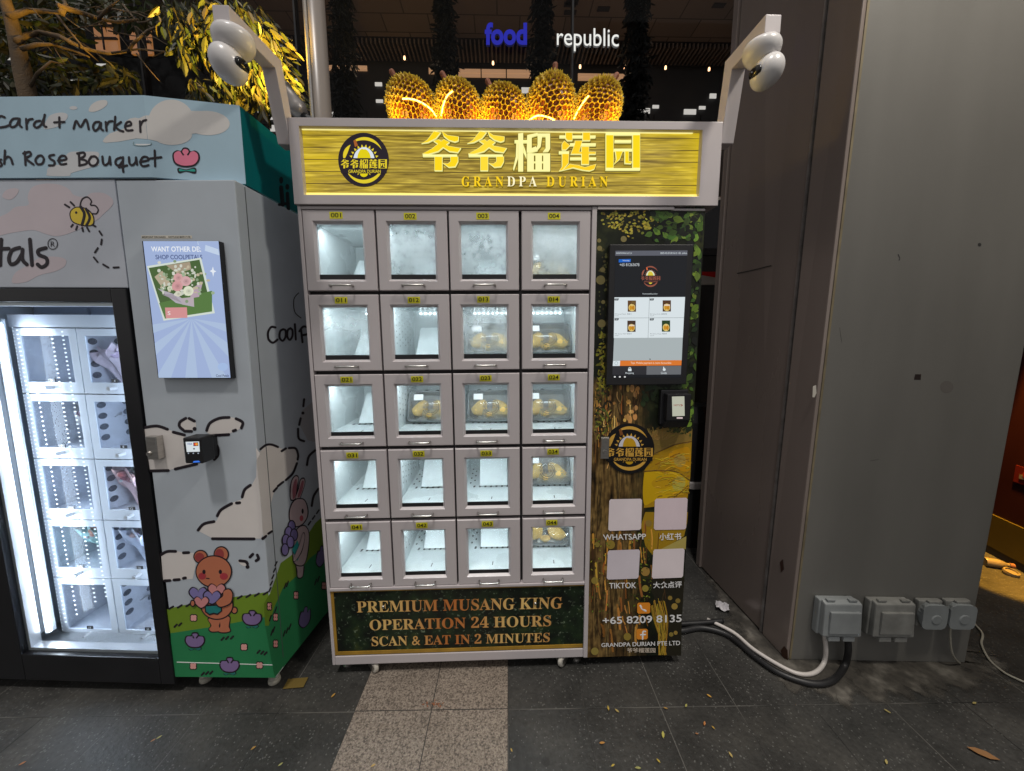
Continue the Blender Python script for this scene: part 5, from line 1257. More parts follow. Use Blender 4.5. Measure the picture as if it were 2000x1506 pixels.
for st in [[(708, 88), (770, 80), (822, 96)], [(850, 110), (905, 124)], [(740, 300), (826, 298)], [(860, 291), (965, 266)], [(1038, 152), (1066, 180), (1070, 220), (1052, 244)], [(912, 42), (884, 60), (881, 82), (900, 100)], [(928, 43), (954, 56)], [(905, 105), (940, 106)], [(955, 94)], [(1014, 102), (1030, 66), (1076, 42), (1124, 38)], [(1158, 44), (1190, 62), (1184, 90)], [(1046, 126), (1122, 122)], [(1144, 104), (1156, 100)],
           [(1188, 428), (1200, 392), (1228, 370)], [(1160, 457), (1176, 456)], [(1066, 520), (1085, 490), (1136, 460)], [(972, 590), (1000, 560), (1050, 548)], [(1042, 632), (1246, 633)], [(788, 712), (820, 695), (862, 694)], [(900, 701), (926, 700)], [(808, 838), (834, 837)], [(854, 834), (880, 832)], [(900, 826), (910, 824)],
           [(1176, 740), (1205, 744), (1214, 756)], [(1214, 770)], [(1226, 722), (1240, 708)], [(1262, 712), (1268, 730), (1256, 740)], [(1288, 632), (1302, 622)]]: a.stroke(st, 7, ink, 3)
for i in range(12):
    x = 830+i*42; y = 976-i*6.4; a.stroke([(x, y), (x+20, y-12)], 4.5, ink, 3, False) if not (945 < x < 1150) else None
for (x, y) in [(862, 1058), (884, 1052), (1092, 1122), (1114, 1118), (1138, 1116), (1268, 1186), (1286, 1190), (1302, 1194), (1250, 1000), (995, 1294), (1016, 1290), (1036, 1288)]: a.stroke([(x-6, y+6), (x+6, y-6)], 4.5, ink, 3, False)
def shell(a, x, y, s=1, c=B(93, 77, 110)):
    o = [(x-50, y), (x-44, y-26), (x-20, y-30), (x-12, y-44), (x+14, y-44), (x+22, y-30), (x+46, y-24), (x+50, y+4), (x+30, y+28), (x, y+34), (x-32, y+26)]
    o = [(x+(u-x)*s, y+(v-y)*s) for u, v in o]
    lv = [(x-34, y+36), (x-30, y+26), (x, y+40), (x+30, y+26), (x+34, y+38), (x+20, y+46), (x, y+40), (x-22, y+46)]
    lv = [(x+(u-x)*s, y+(v-y)*s) for u, v in lv]
    a.poly(lv, ink, 2); a.poly(grow(lv, -4*s), B(26, 80, 76), 2.5)
    a.poly(o, ink, 3, True); a.poly(grow(o, -7*s), c, 3.7, True)
    a.stroke([(x-12*s, y-30*s), (x-5*s, y-18*s)], 3.5*s, ink, 4.5, False); a.stroke([(x+18*s, y-30*s), (x+9*s, y-18*s)], 3.5*s, ink, 4.5, False)
def petal(a, x, y, s=1):
    for d in range(4): a.ell(x+10*s*math.cos(.8+d*PI/2), y+10*s*math.sin(.8+d*PI/2), 13*s, 13*s, ink, 2+d*.05, 12)
    for d in range(4): a.ell(x+9*s*math.cos(.8+d*PI/2), y+9*s*math.sin(.8+d*PI/2), 9*s, 9*s, B(160, 116, 110), 3+d*.05, 12)
for (x, y) in [(1236, 1026), (956, 1135), (1126, 1256)]: shell(a, x, y)
for (x, y) in [(950, 1020), (1197, 1163), (948, 1256), (1273, 1252), (1318, 965)]: petal(a, x, y, .95 if x < 1300 else .7)
# a small bear holding a bunch of heart-shaped flowers
br = B(132, 79, 58)
def blob(pts, c, lay, d=6): a.poly(pts, ink, lay, True); a.poly(grow(pts, -d), c, lay+.6, True)
def ellp(x, y, rx, ry, n=14, rot=0): return [(x+rx*math.cos(2*PI*i/n)*math.cos(rot)-ry*math.sin(2*PI*i/n)*math.sin(rot), y+rx*math.cos(2*PI*i/n)*math.sin(rot)+ry*math.sin(2*PI*i/n)*math.cos(rot)) for i in range(n)]
blob(ellp(1150, 983, 17, 19), br, 2)
blob([(1020, 1020), (1085, 1015), (1080, 1060), (1085, 1085), (1040, 1092), (1022, 1078), (1032, 1055)], br, 3); blob([(1078, 1015), (1128, 1010), (1128, 1060), (1132, 1088), (1090, 1096), (1064, 1084), (1076, 1060)], br, 3.2)
blob(ellp(985, 720, 36, 34), br, 4); a.ell(980, 722, 23, 22, B(106, 44, 44), 5.2); blob(ellp(1086, 708, 38, 40), br, 4); a.ell(1078, 708, 22, 27, B(106, 44, 44), 5.2)
blob(ellp(1065, 955, 82, 74), br, 5); blob(ellp(1050, 792, 90, 80), br, 6)
a.ell(994, 814, 19, 17, B(118, 40, 46), 7.2); a.ell(1100, 815, 20, 17, B(118, 40, 46), 7.2); a.ell(1003, 793, 8, 11, ink, 7.6, 12); a.ell(1083, 793, 8, 11, ink, 7.6, 12); a.stroke([(1014, 824), (1028, 826)], 2.5, ink, 7.6, False)
a.poly([(1006, 955), (1090, 950), (1092, 985), (1070, 1004), (1050, 1000), (1030, 1006), (1008, 990)], ink, 8); a.poly([(1012, 962), (1085, 957), (1086, 984), (1068, 996), (1050, 992), (1030, 998), (1014, 986)], B(24, 86, 84), 8.6)
def heart(x, y, s, c, lay):
    pts = [(x, y+34*s), (x-34*s, y+10*s), (x-42*s, y-12*s), (x-26*s, y-30*s), (x-6*s, y-22*s), (x, y-12*s), (x+6*s, y-22*s), (x+26*s, y-30*s), (x+42*s, y-12*s), (x+34*s, y+10*s)]
    blob(pts, c, lay, 6*s)
heart(1066, 882, 1.1, B(146, 96, 96), 9); heart(976, 900, 1.15, B(90, 84, 122), 9.8); heart(1044, 916, 1.1, B(90, 84, 122), 10.6); heart(992, 940, .95, B(146, 96, 96), 11.4)
blob([(1060, 945), (1075, 925), (1095, 905), (1102, 880), (1130, 872), (1148, 895), (1142, 940), (1115, 960), (1080, 966)], br, 12.4); blob(ellp(950, 945, 14, 18), br, 12.4)
a.build('meadow_print', M_lp, cab)
a = Art(SD).crop(430, 780, .3716)
a.poly([(230, 1075), (262, 1018), (290, 940), (318, 860), (385, 812), (440, 740), (500, 650), (600, 560), (700, 480), (700, 620), (600, 740), (470, 835), (400, 930), (330, 990), (285, 1090), (255, 1190), (235, 1190)], lg, 1)
a.poly([(235, 1190), (255, 1190), (285, 1090), (330, 990), (400, 930), (470, 835), (600, 740), (700, 620), (800, 790), (560, 1122), (291, 1458), (285, 1455)], dg, 1)
a.poly([(190, 330), (205, 280), (240, 240), (262, 236), (300, 252), (330, 262), (385, 250), (410, 290), (400, 350), (360, 400), (285, 480), (262, 560), (275, 700), (225, 730), (215, 560)], cb, 1.2)
a.poly([(410, 120), (430, 60), (500, 0), (560, 60), (560, 240), (460, 215)], B(120, 120, 122), 1)
for st in [[(210, 262), (240, 240), (270, 238), (302, 250)], [(322, 272), (344, 258)], [(360, 256), (395, 258), (408, 290), (406, 316)], [(402, 336), (380, 390), (344, 424)], [(330, 434), (302, 456)], [(296, 466), (280, 484)], [(222, 732), (240, 718)], [(252, 706), (270, 694)], [(440, 0), (436, 36)], [(434, 72)], [(422, 100), (414, 134)], [(408, 155), (412, 205), (440, 220)], [(455, 345), (465, 300), (498, 268)], [(515, 470), (490, 510), (480, 560)]]: a.stroke(st, 6, ink, 3)
for i in range(9): a.stroke([(255+i*8 if i < 5 else 440+(i-5)*22, 1010-i*34 if i < 5 else 690-(i-5)*30), (265+i*8 if i < 5 else 452+(i-5)*22, 990-i*34 if i < 5 else 672-(i-5)*30)], 4, ink, 3, False)
rb = B(138, 122, 124)
blob([(368, 530), (364, 470), (375, 420), (395, 398), (412, 410), (405, 470), (395, 525)], rb, 3, 7); a.poly([(380, 520), (378, 470), (388, 430), (400, 420), (400, 470), (392, 515)], B(112, 66, 74), 4.2, True)
blob([(392, 525), (405, 470), (420, 420), (440, 412), (446, 440), (428, 500), (412, 530)], rb, 3.6, 7); a.poly([(405, 510), (416, 465), (428, 430), (438, 432), (432, 470), (416, 512)], B(112, 66, 74), 4.6, True)
blob([(398, 900), (396, 860), (435, 850), (440, 900), (430, 938), (405, 940)], rb, 4, 6); blob([(378, 840), (385, 740), (400, 680), (440, 660), (466, 700), (462, 800), (440, 870), (400, 875)], rb, 5, 6); blob([(440, 895), (445, 875), (440, 905)], rb, 4)
blob([(362, 640), (358, 590), (372, 545), (400, 520), (440, 525), (460, 570), (458, 620), (430, 660), (390, 672)], rb, 6, 6); a.ell(430, 588, 6, 14, ink, 7.4, 10); a.ell(424, 625, 10, 16, B(128, 60, 66), 7.3, 12)
for k, (x, y) in enumerate([(372, 668), (355, 700), (384, 712), (340, 740), (364, 750), (335, 790)]): blob(ellp(x, y, 22, 34, 10), B(86, 78, 116), 8+k*.8, 6)
a.poly([(372, 790), (400, 740), (420, 800), (400, 850)], B(30, 110, 108), 13); blob([(430, 700), (440, 720), (424, 800), (390, 850), (376, 850), (385, 820), (410, 760)], rb, 13.6, 5)
def sflower(x, y, sx_, sy_, lay=2):
    o = [(x+u*sx_, y+v*sy_) for u, v in [(-30, 20), (-20, -20), (-6, -24), (4, -40), (18, -40), (20, -22), (34, -34), (36, 0), (20, 24), (-6, 36)]]
    a.poly(o, ink, lay, True); a.poly(grow(o, -6), B(86, 76, 112), lay+.7, True)
sflower(440, 1150, 1, 1.5); sflower(525, 830, .8, 1.5)
for (x, y) in [(398, 1030), (290, 1145), (258, 1088), (290, 1285), (545, 980)]:
    for d in range(4): a.ell(x+8*math.cos(.8+d*PI/2), y+14*math.sin(.8+d*PI/2), 9, 14, ink, 2+d*.05, 10)
    for d in range(4): a.ell(x+7*math.cos(.8+d*PI/2), y+12*math.sin(.8+d*PI/2), 6, 9, B(160, 112, 108), 3+d*.05, 10)
for (x, y) in [(340, 980), (352, 970), (335, 1230), (350, 1215), (365, 1195), (262, 1150), (270, 1225), (280, 1210), (290, 1105), (500, 960), (515, 945)]: a.stroke([(x-4, y+14), (x+5, y-14)], 3.5, ink, 3, False)
# name on the side
a.crop(430, 340, .3055)
for st in [[(352, 980), (325, 978), (305, 1010), (308, 1055), (335, 1078), (365, 1058)], [(402, 992), (382, 1005), (378, 1045), (398, 1066), (416, 1040), (416, 1000), (400, 992)], [(448, 985), (430, 1000), (428, 1040), (444, 1060), (460, 1035), (460, 998), (446, 986)], [(476, 960), (482, 1058)], [(515, 990), (525, 1075)], [(505, 1005), (530, 975), (560, 985), (560, 1020), (525, 1030)]]: a.stroke(st, 7, ink, 3)
a.stroke([(500, 760), (470, 800), (475, 880), (515, 920)], 3, ink, 3)
a.build('side_print', M_lp, cab)
mb = MB(); mb.box(.0003, .0012, .043, .046, .13, 1.93, B(60, 64, 66)); mb.box(-.398, -.004, -.0012, -.0003, .138, .141, B(190, 200, 195)); mb.box(.0003, .0012, .0, .04, .09, .092, B(150, 150, 150)); mb.build('vinyl_seam', M_lp, cab)
# glass door
z0, z1 = .045, 1.583
mb = MB()
mb.box(-.466, -.412, -.006, .04, z0, z1); mb.box(-1.135, -1.026, -.006, .04, z0, z1); mb.box(-1.026, -.466, -.006, .04, 1.537, z1); mb.box(-1.026, -.466, -.006, .04, z0, .158)
mb.box(XL, -1.76, -.006, .04, z0, z1); mb.box(-1.76, -1.135, -.006, .04, 1.537, z1); mb.box(-1.76, -1.135, -.006, .04, z0, .158)
gd = mb.build('glass_door', paint('black_door_frame', (.008, .008, .01), .3, .2, 6), fm, bevel=.003)
mb = MB(); mb.box(-1.026, -.466, .010, .014, .158, 1.537); mb.box(-1.76, -1.135, .010, .014, .158, 1.537); mb.build('glass_pane', M_glass, gd)
M_alu = paint('aluminium', (.7, .72, .76), .3, .06, 10, metal=.7)
mb = MB(); mb.box(-1.026, -1.014, .016, .05, .158, 1.537); mb.box(-1.014, -.466, .016, .05, .158, .170); mb.box(-1.014, -.466, .016, .05, 1.525, 1.537); mb.build('inner_trim', M_alu, gd)
M_lin = paint('cool_white_liner', (.66, .72, .80), .4, .05, 5)
mb = MB(); ya, yb = .05, .55
mb.add([(-1.10, ya, .15), (-.43, ya, .15), (-.43, yb, .15), (-1.10, yb, .15), (-1.10, ya, 1.58), (-.43, ya, 1.58), (-.43, yb, 1.58), (-1.10, yb, 1.58)], [(0, 1, 2, 3), (7, 6, 5, 4), (3, 2, 6, 7), (0, 3, 7, 4), (2, 1, 5, 6)])
mb.build('liner', M_lin, fm)
mb = MB(); mb.box(-1.75, -1.14, .3, .32, .15, 1.54); mb.build('far_liner', emit('far_door_glow', (.7, .82, 1), .6), fm)  # liner glows by itself to imitate LED light behind the far door
mb = MB(); mb.tube([(-.992, .062, .205), (-.984, .062, 1.46)], .009, 10); mb.build('led_tube', emit('led_tube_white', (.82, .9, 1), 9), fm)
mb = MB(); mb.tube([(-1.012, .075, .19), (-1.004, .075, 1.47)], .013, 8); mb.box(-1.035, -1.0, .08, .09, .19, 1.48); mb.build('tube_holder', M_lin, fm)
ld = bpy.data.lights.new('door_led', 'AREA'); ld.shape = 'RECTANGLE'; ld.size = .03; ld.size_y = 1.25; ld.energy = 3.9; ld.color = (.76, .86, 1)
lo = bpy.data.objects.new('door_led', ld); col.objects.link(lo); lo.parent = fm; lo.location = (-.968, .066, .83)
lo.rotation_euler = Vector((.86, .5, 0)).to_track_quat('-Z', 'Y').to_euler()
ld2 = bpy.data.lights.new('stile_fill', 'AREA'); ld2.shape = 'RECTANGLE'; ld2.size = .02; ld2.size_y = 1.3; ld2.energy = 4.2; ld2.color = (.74, .85, 1)  # unseen fill lamp added to brighten the lockers
lo2 = bpy.data.objects.new('stile_fill', ld2); col.objects.link(lo2); lo2.parent = fm; lo2.location = (-.452, .062, .85)
lo2.rotation_euler = Vector((-.62, .6, 0)).to_track_quat('-Z', 'Y').to_euler()
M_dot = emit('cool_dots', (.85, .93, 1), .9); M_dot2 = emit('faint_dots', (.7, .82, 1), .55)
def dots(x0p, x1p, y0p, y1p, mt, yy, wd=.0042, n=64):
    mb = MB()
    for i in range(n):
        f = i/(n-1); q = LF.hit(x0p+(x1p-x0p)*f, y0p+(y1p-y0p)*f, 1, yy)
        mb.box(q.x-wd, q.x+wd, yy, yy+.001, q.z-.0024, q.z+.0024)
    mb.build('led_strip_or_reflection', mt, fm)
dots(99, 186, 645, 1175, M_dot, .1125); dots(121, 207, 648, 1165, M_dot, .1125, .0036); dots(33, 128, 645, 1215, M_dot, .1125, .004, 70); dots(72, 150, 760, 1200, M_dot2, .1125, .003, 50); dots(24, 122, 640, 1230, M_dot2, .1125, .002, 90); dots(20, 61, 1010, 1243, M_dot, .045, .0018, 34)  # dot rows imitate LED reflections in the glass; last row a real strip
# clear locker fronts
RX = [-1.022, -.766, -.510, -.44]; RZ_ = [1.45, 1.192, .926, .665, .404, .12]
M_acr = glass_mat('clear_acrylic', (.93, .95, .98), rough=.08, ior=1.12, fog=.16, fogcol=(.75, .8, .9))
M_frost = paint('milky_acrylic', (.60, .66, .76), .25, .05, 6)
M_dim = paint('dim_box_inside', (.58, .61, .66), .6, .15, 8); M_lit = paint('lit_box_inside', (.78, .80, .86), .5, .08, 8)  # one liner in two tones: shade of the unlit column put into the colour
nums = ['3', '4', '7', '8', '11', '12', '15', '16', '19', '20']
M_tag = attr_mat('black_tag', .4)
for r in range(5):
    for c in range(2):
        x0, x1, zb_, zt_ = RX[c]+.002, RX[c+1]-.002, RZ_[r+1]+.002, RZ_[r]-.002
        y = .12
        Q = lambda d0, d1, db, dt, yy: [(x0+d0, yy, zb_+db), (x1-d1, yy, zb_+db), (x1-d1, yy, zt_-dt), (x0+d0, yy, zt_-dt)]
        mb = MB(); mb.loft([Q(0, 0, 0, 0, y+.008), Q(0, 0, 0, 0, y), Q(.030, .030, .044, .028, y), Q(.030, .030, .044, .028, y+.008)], closed=True)
        ld_ = mb.build('locker_door', M_frost, fm, bevel=.001)
        mb = MB(); mb.box(x0+.030, x1-.030, y+.003, y+.006, zb_+.044, zt_-.028); mb.build('locker_window', M_acr, ld_)
        mb = MB(); mb.tube([(x0+.128, y, zb_+.024), (x0+.128, y-.028, zb_+.024)], .008, 12); mb.build('knob', M_alu, ld_)
        mb = MB(); mb.box(x0+.115, x0+.141, y-.001, y+.0015, zb_+.045, zb_+.058, (.02, .02, .022))
        vs, fs, _ = text2d(nums[r*2+c], 0); ww = .006 if len(nums[r*2+c]) == 1 else .011
        mb.add([(x0+.128-ww/2+ww*u, y-.0014, zb_+.047+.009*v) for u, v in vs], fs, (.7, .72, .75)); mb.build('number_tag', M_tag, ld_)
        mb = MB(); yb_ = .42
        mb.add([(x0+.004, y+.010, zb_+.03), (x1-.004, y+.010, zb_+.03), (x1-.004, yb_, zb_+.03), (x0+.004, yb_, zb_+.03), (x0+.004, y+.010, zt_-.01), (x1-.004, y+.010, zt_-.01), (x1-.004, yb_, zt_-.01), (x0+.004, yb_, zt_-.01)], [(0, 1, 2, 3), (7, 6, 5, 4), (3, 2, 6, 7), (0, 3, 7, 4), (2, 1, 5, 6)])
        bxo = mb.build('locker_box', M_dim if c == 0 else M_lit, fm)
        if c == 1:
            mb = MB()
            for k in range(4):
                for yy in (.165, .26):
                    zc = zt_-.05-.045*k; 
                    mb.add([(x0+.0055, yy, zc)]+[(x0+.0055, yy+.017*math.cos(t*PI/8), zc+.013*math.sin(t*PI/8)) for t in range(16)], [(0, 1+t, 1+(t+1) % 16) for t in range(16)])
            mb.build('vent_hole', paint('vent_shadow', (.05, .055, .07), .8) if r == 0 else bpy.data.materials['vent_shadow'], bxo)
mb = MB(); mb.box(-1.03, -.44, .118, .135, 1.452, 1.50); mb.box(-1.03, -.44, .118, .14, .10, .118); mb.box(-.509, -.44, .118, .13, .12, 1.45); mb.build('locker_rail', M_frost, fm)
mb = MB(); mb.box(-1.03, -.44, .20, .21, 1.50, 1.57); mb.box(-.80, -.792, .19, .2, 1.50, 1.57); mb.build('air_grille', paint('grille_blue', (.16, .20, .28), .4), fm)
# bouquets standing in the lockers
def bouquet(r, c, wrap, flowers, label, s=1.0, lean=0):
    x = (RX[c]+RX[c+1])/2; z = RZ_[r+1]+.035
    t = thing('bouquet', label, 'bouquet', LM @ T((x+.02, .23, z) if c == 0 else (x-.045, .205, z)) @ Ry(lean), 'flower bouquets in the lockers')
    m_ = paint('bouquet_paper_%d%d' % (r, c), wrap, .6, .12, 12)
    mb = MB(); n = 22
    for k in range(2):
        rings = []
        for (rr, zz) in ((.015, 0), (.04, .07), (.085*s, .125*s), (.10*s, .165*s)):
            rings.append([(rr*(1+.22*math.sin(i*2.1+k)*(zz > .1))*math.cos(2*PI*i/n), rr*.8*(1+.22*math.cos(i*1.7+k))*math.sin(2*PI*i/n), zz+.02*math.sin(i*2.6+k*2)*(zz > .1)+k*.012) for i in range(n)])
        mb.loft(rings, caps=False)
    mb.build('paper_wrap', m_, t)
    mf = attr_mat('bouquet_flower_%d%d' % (r, c), .6)
    for fc, nn, rad in flowers:
        mb = MB()
        for i in range(nn):
            a_ = random.uniform(0, 6.28); q = random.random()**.5*.07*s
            o = (q*math.cos(a_), q*.8*math.sin(a_)-.02, .13*s+random.uniform(0, .03))
            mb.sphere(o, (rad, rad, rad*.8), 9, 6, tuple(v*random.uniform(.8, 1.2) for v in fc))
        mb.build('flower', mf, t, smooth=True)
bouquet(0, 1, (.72, .60, .66), [((.6, .42, .5), 6, .018)], 'pink paper bouquet behind flower locker window 4', .8, -15)
bouquet(1, 0, (.5, .48, .44), [((.5, .26, .3), 5, .02)], 'cream paper bouquet with dusky flower behind flower locker window 7', .8, 12)
bouquet(2, 1, (.75, .52, .52), [((.7, .7, .66), 40, .006), ((.2, .06, .07), 5, .018)], 'rose pink bouquet with white baby breath behind flower locker window 12', 1.0, 8)
bouquet(3, 0, (.22, .40, .36), [((.62, .62, .52), 26, .006), ((.42, .14, .07), 5, .024)], 'sea green bouquet with rust flowers behind flower locker window 15', .95, -6)
bouquet(3, 1, (.62, .66, .76), [((.68, .68, .7), 36, .006), ((.55, .3, .28), 4, .016)], 'pale blue bouquet with tiny white flowers behind flower locker window 16', 1.0, 6)
bouquet(4, 0, (.6, .58, .55), [((.5, .46, .42), 4, .02)], 'white paper bouquet lying low behind flower locker window 19', .7, 25)
# screen of the flower machine
ys = -.022
def pl(x, y): return LF.hit(x*.3, 400+y*.3, 1, ys)
q0, q1 = pl(920, 235), pl(1505, 1132)
mb = MB(); q2 = pl(1425, 235); q3 = pl(1030, 1132)
mb.box((q0.x+q3.x)/2, (q1.x+q2.x)/2, ys, 0, q1.z, q0.z); fs_ = mb.build('touch_screen', M_black, fm, bevel=.002)
s = Art(flat(LF, 1, ys, (0, -1, 0))).crop(0, 400, .3)
bl = lin(150, 172, 222)
s.poly([(932, 237), (1423, 237), (1501, 1126), (1034, 1126)], lin(156, 174, 212), 1)
for i in range(9):
    a0, a1 = math.radians(196-i*25), math.radians(196-i*25-12)
    R1 = lambda t: (1248+900*math.cos(t), 740+900*math.sin(t))
    def clipped(pts):
        # clip against the screen sides (left, right, bottom)
        def cut(P, f, g):
            out = []
            for i_ in range(len(P)):
                A_, B_ = P[i_], P[(i_+1) % len(P)]
                if f(A_): out.append(A_)
                if f(A_) != f(B_): out.append(g(A_, B_))
            return out
        def lerp_on(val):
            def g(A_, B_):
                a_, b_ = val(A_), val(B_); t = a_/(a_-b_); return (A_[0]+(B_[0]-A_[0])*t, A_[1]+(B_[1]-A_[1])*t)
            return g
        for val in (lambda p: p[0]-(932+(p[1]-237)*(1034-932)/889), lambda p: (1423+(p[1]-237)*(1501-1423)/889)-p[0], lambda p: 1126-p[1], lambda p: p[1]-745):
            if pts: pts = cut(pts, lambda p: val(p) >= 0, lerp_on(val))
        return pts
    P = clipped([(1248, 740), R1(a0), R1(a1)])
    if len(P) >= 3: s.poly(P, lin(168, 187, 216), 2)
s.poly([(1285, 238), (1423, 238), (1430, 330), (1340, 300), (1338, 262), (1290, 262)], lin(186, 204, 226), 2)
s.text('WANT OTHER DESIGNS', [(985, 272), (1400, 272), (1402, 306), (988, 306)], lin(232, 236, 240), 3, .016)
s.text('SHOP COOLPETALS', [(1013, 326), (1318, 326), (1320, 356), (1016, 356)], lin(70, 84, 128), 3, .016)
s.poly([(1290, 240), (1424, 240), (1432, 316), (1312, 305)], lin(158, 176, 214), 3.6); s.poly([(1340, 262), (1423, 290), (1430, 330), (1336, 300)], lin(190, 206, 228), 4)
s.poly([(960, 400), (1312, 345), (1402, 706), (1068, 755)], lin(206, 216, 206), 4.4)
s.poly([(972, 412), (1302, 358), (1384, 695), (1078, 742)], lin(70, 96, 52), 5)
s.poly([(1040, 640), (1384, 560), (1384, 695), (1078, 742)], lin(84, 118, 62), 5.2)
rnd = random.Random(3)
for pts, cc in [([(1010, 470), (1060, 430), (1120, 520), (1060, 540)], (176, 164, 140)), ([(1085, 395), (1240, 372), (1250, 420), (1160, 450)], (160, 146, 124)), ([(1030, 545), (1160, 590), (1270, 665), (1150, 640)], (172, 166, 176)), ([(1260, 540), (1325, 500), (1300, 600), (1240, 610)], (176, 156, 170)), ([(1180, 610), (1265, 600), (1268, 665), (1190, 650)], (178, 166, 172)), ([(1060, 585), (1130, 580), (1190, 640)], (150, 140, 150))]: s.poly(pts, lin(*cc), 5.6)
for i in range(120):
    x, y = rnd.gauss(1180, 75), rnd.gauss(490, 55)
    cc = rnd.choice([(196, 200, 186), (150, 170, 140), (206, 208, 196), (130, 150, 118), (186, 176, 150)])
    s.ell(x, y, rnd.uniform(5, 13), rnd.uniform(5, 12), lin(*cc), 6+i*.012, 8)
for (x, y, r, cc) in [(1165, 475, 30, (206, 158, 158)), (1215, 498, 34, (206, 164, 166)), (1160, 530, 36, (204, 150, 152)), (1232, 562, 34, (216, 220, 196)), (1165, 580, 20, (206, 206, 186)), (1110, 545, 16, (200, 206, 180))]:
    s.ell(x, y, r, r*.95, lin(*cc), 7.8, 16); s.ell(x+3, y+2, r*.55, r*.5, lin(*[v*.93 for v in cc]), 8.2, 14); s.ell(x+3, y+1, r*.25, r*.22, lin(*[v*.84 for v in cc]), 8.6, 10)
s.poly([(1080, 670), (1222, 668), (1226, 736), (1086, 740)], lin(206, 142, 142), 8); s.text('S', (1098, 694, 1116, 718), lin(230, 230, 226), 9)
s.poly([(1388, 402), (1394, 426), (1410, 434), (1395, 442), (1390, 470), (1384, 442), (1368, 432), (1382, 424)], lin(226, 232, 240), 3)
s.ell(1452, 1055, 34, 26, lin(160, 184, 222), 3, 16); s.text('Cool Petals', (1408, 1104, 1492, 1120), lin(50, 56, 90), 3, .01)
s.build('display', screen_mat('flower_screen_glow', 1.0), fs_)
a = Art(flat(LF, 1, 0, (0, -1, 0))).crop(0, 400, .3)
a.poly([(920, 200), (1250, 200), (1252, 220), (922, 220)], B(148, 144, 134), 1); a.text('MIDPOINT ORCHARD', (926, 205, 1080, 216), (.05, .05, .05), 2, .01); a.text('HOTLINE 8099 7170', (1098, 205, 1240, 216), (.05, .05, .05), 2, .01)
a.build('hotline_label', M_lp, fm)
# card reader and lock
yt = -.075
q0, q1 = LF.hit(356, 855, 1, yt), LF.hit(396, 906, 1, yt)
mb = MB(); mb.box(q0.x, q1.x, yt, -.02, q1.z, q0.z); mb.box(q0.x+.008, q1.x-.004, -.02, .001, q1.z+.006, q0.z-.006)
cr = mb.build('card_reader', M_black, fm, bevel=.005)
s = Art(flat(LF, 1, yt, (0, -1, 0))).crop(0, 800, .3985)
s.poly([(910, 158), (976, 156), (980, 206), (916, 208)], lin(214, 222, 226), 1); s.text('VISA', (918, 163, 943, 173), lin(60, 80, 150), 2, .01)
s.poly([(948, 161), (972, 160), (973, 178), (949, 179)], lin(60, 44, 40), 2); s.ell(957, 169, 7, 7, lin(210, 60, 50), 2.4, 10); s.ell(965, 169, 7, 7, lin(230, 150, 50), 2.8, 10); s.ell(952, 192, 5, 4, lin(60, 66, 70), 2, 8)
for x in (924, 948, 972): s.ell(x, 214, 4, 3.5, lin(150, 160, 175), 1, 8)
s.poly([(950, 252), (975, 250), (982, 258), (945, 260)], lin(60, 120, 230), 1)
s.build('display', screen_mat('reader_glow', .95), cr)
q0, q1 = LF.hit(283, 853, 1, -.02), LF.hit(313, 898, 1, -.02)
mb = MB(); mb.box(q0.x, q1.x-.008, -.02, .001, q1.z, q0.z); mb.box(q1.x-.006, q1.x, -.026, .001, q1.z+.003, q0.z+.002); lk = mb.build('lock', M_steel, fm, bevel=.002)
mb = MB(); mb.lathe([(0, .006), (.007, .006), (.009, 0), (.009, -.003)], T((q0.x+.009, -.02, q1.z+.022)) @ Rx(90), 14); mb.build('keyhole', M_steel, lk)
for (x, y) in [(395, 1334), (530, 1336)]:
    q = LF.I @ floor_at(x, y+4)
    mb = MB(); mb.lathe([(0, .0), (.021, .0), (.023, .004), (.023, .012), (.02, .018), (.021, .024), (.017, .03), (.012, .034), (.009, .036), (.009, .09)], T((q.x, q.y+.02, 0)), 20); mb.build('levelling_foot', paint('dirty_cream_foot', (.42, .40, .34), .6, .3, 30) if x < 400 else bpy.data.materials['dirty_cream_foot'], fm, smooth=False)
for x in (-1.6, -.95): mb = MB(); mb.lathe([(0, 0), (.022, 0), (.022, .02), (.01, .03), (.01, .09)], T((x, .1, 0)), 16); mb.build('levelling_foot', M_steel, fm)
mb = MB(); mb.box(XL, -.41, .09, .12, .004, .09); mb.build('kick_board', paint('rusty_kick_board', (.05, .028, .018), .7, .5, 6), fm)
# ================================================================ pillar on the right
PM = T((1.237, 1.411, 0)) @ Rz(-3.33)
pil = thing('building_pillar', 'tall grey painted metal clad pillar right of the durian machine', 'pillar', PM)
PF = Frame(PM.copy())
HP = 4.4; SHX = .0175                      # the cladding leans very slightly
def prism(mb, x0, x1, y0, y1, z0, z1, c=None):
    S = lambda x, y, z: (x+SHX*z*(1-.65*y/.68)-.09*y, y, z)      # the left side is not quite square to the front
    mb.hexa([S(x0, y0, z0), S(x1, y0, z0), S(x1, y1, z0), S(x0, y1, z0)], [S(x0, y0, z1), S(x1, y0, z1), S(x1, y1, z1), S(x0, y1, z1)], c)
XR = .757
M_pf = paint('grey_pillar_paint', (.165, .16, .147), .42, .09, 3, bump=.04, stretch=(1.6, 1, .35))
mb = MB(); prism(mb, .012, XR, 0, .02, .004, HP); mb.build('front_panel', M_pf, pil, bevel=.004)
mb = MB(); prism(mb, .012, XR-.003, .022, .68, .012, HP); mb.build('core', M_dark, pil)
M_ps = paint('brown_satin_metal', (.29, .24, .215), .27, .12, 2, metal=.25, stretch=(1, 1, .3))
mb = MB(); prism(mb, .0, .0105, .155, .645, .014, HP); mb.build('side_panel', M_ps, pil)
mb = MB(); prism(mb, -.004, .0105, .0, .140, .006, HP); mb.build('corner_strip', M_ps, pil, bevel=.004)
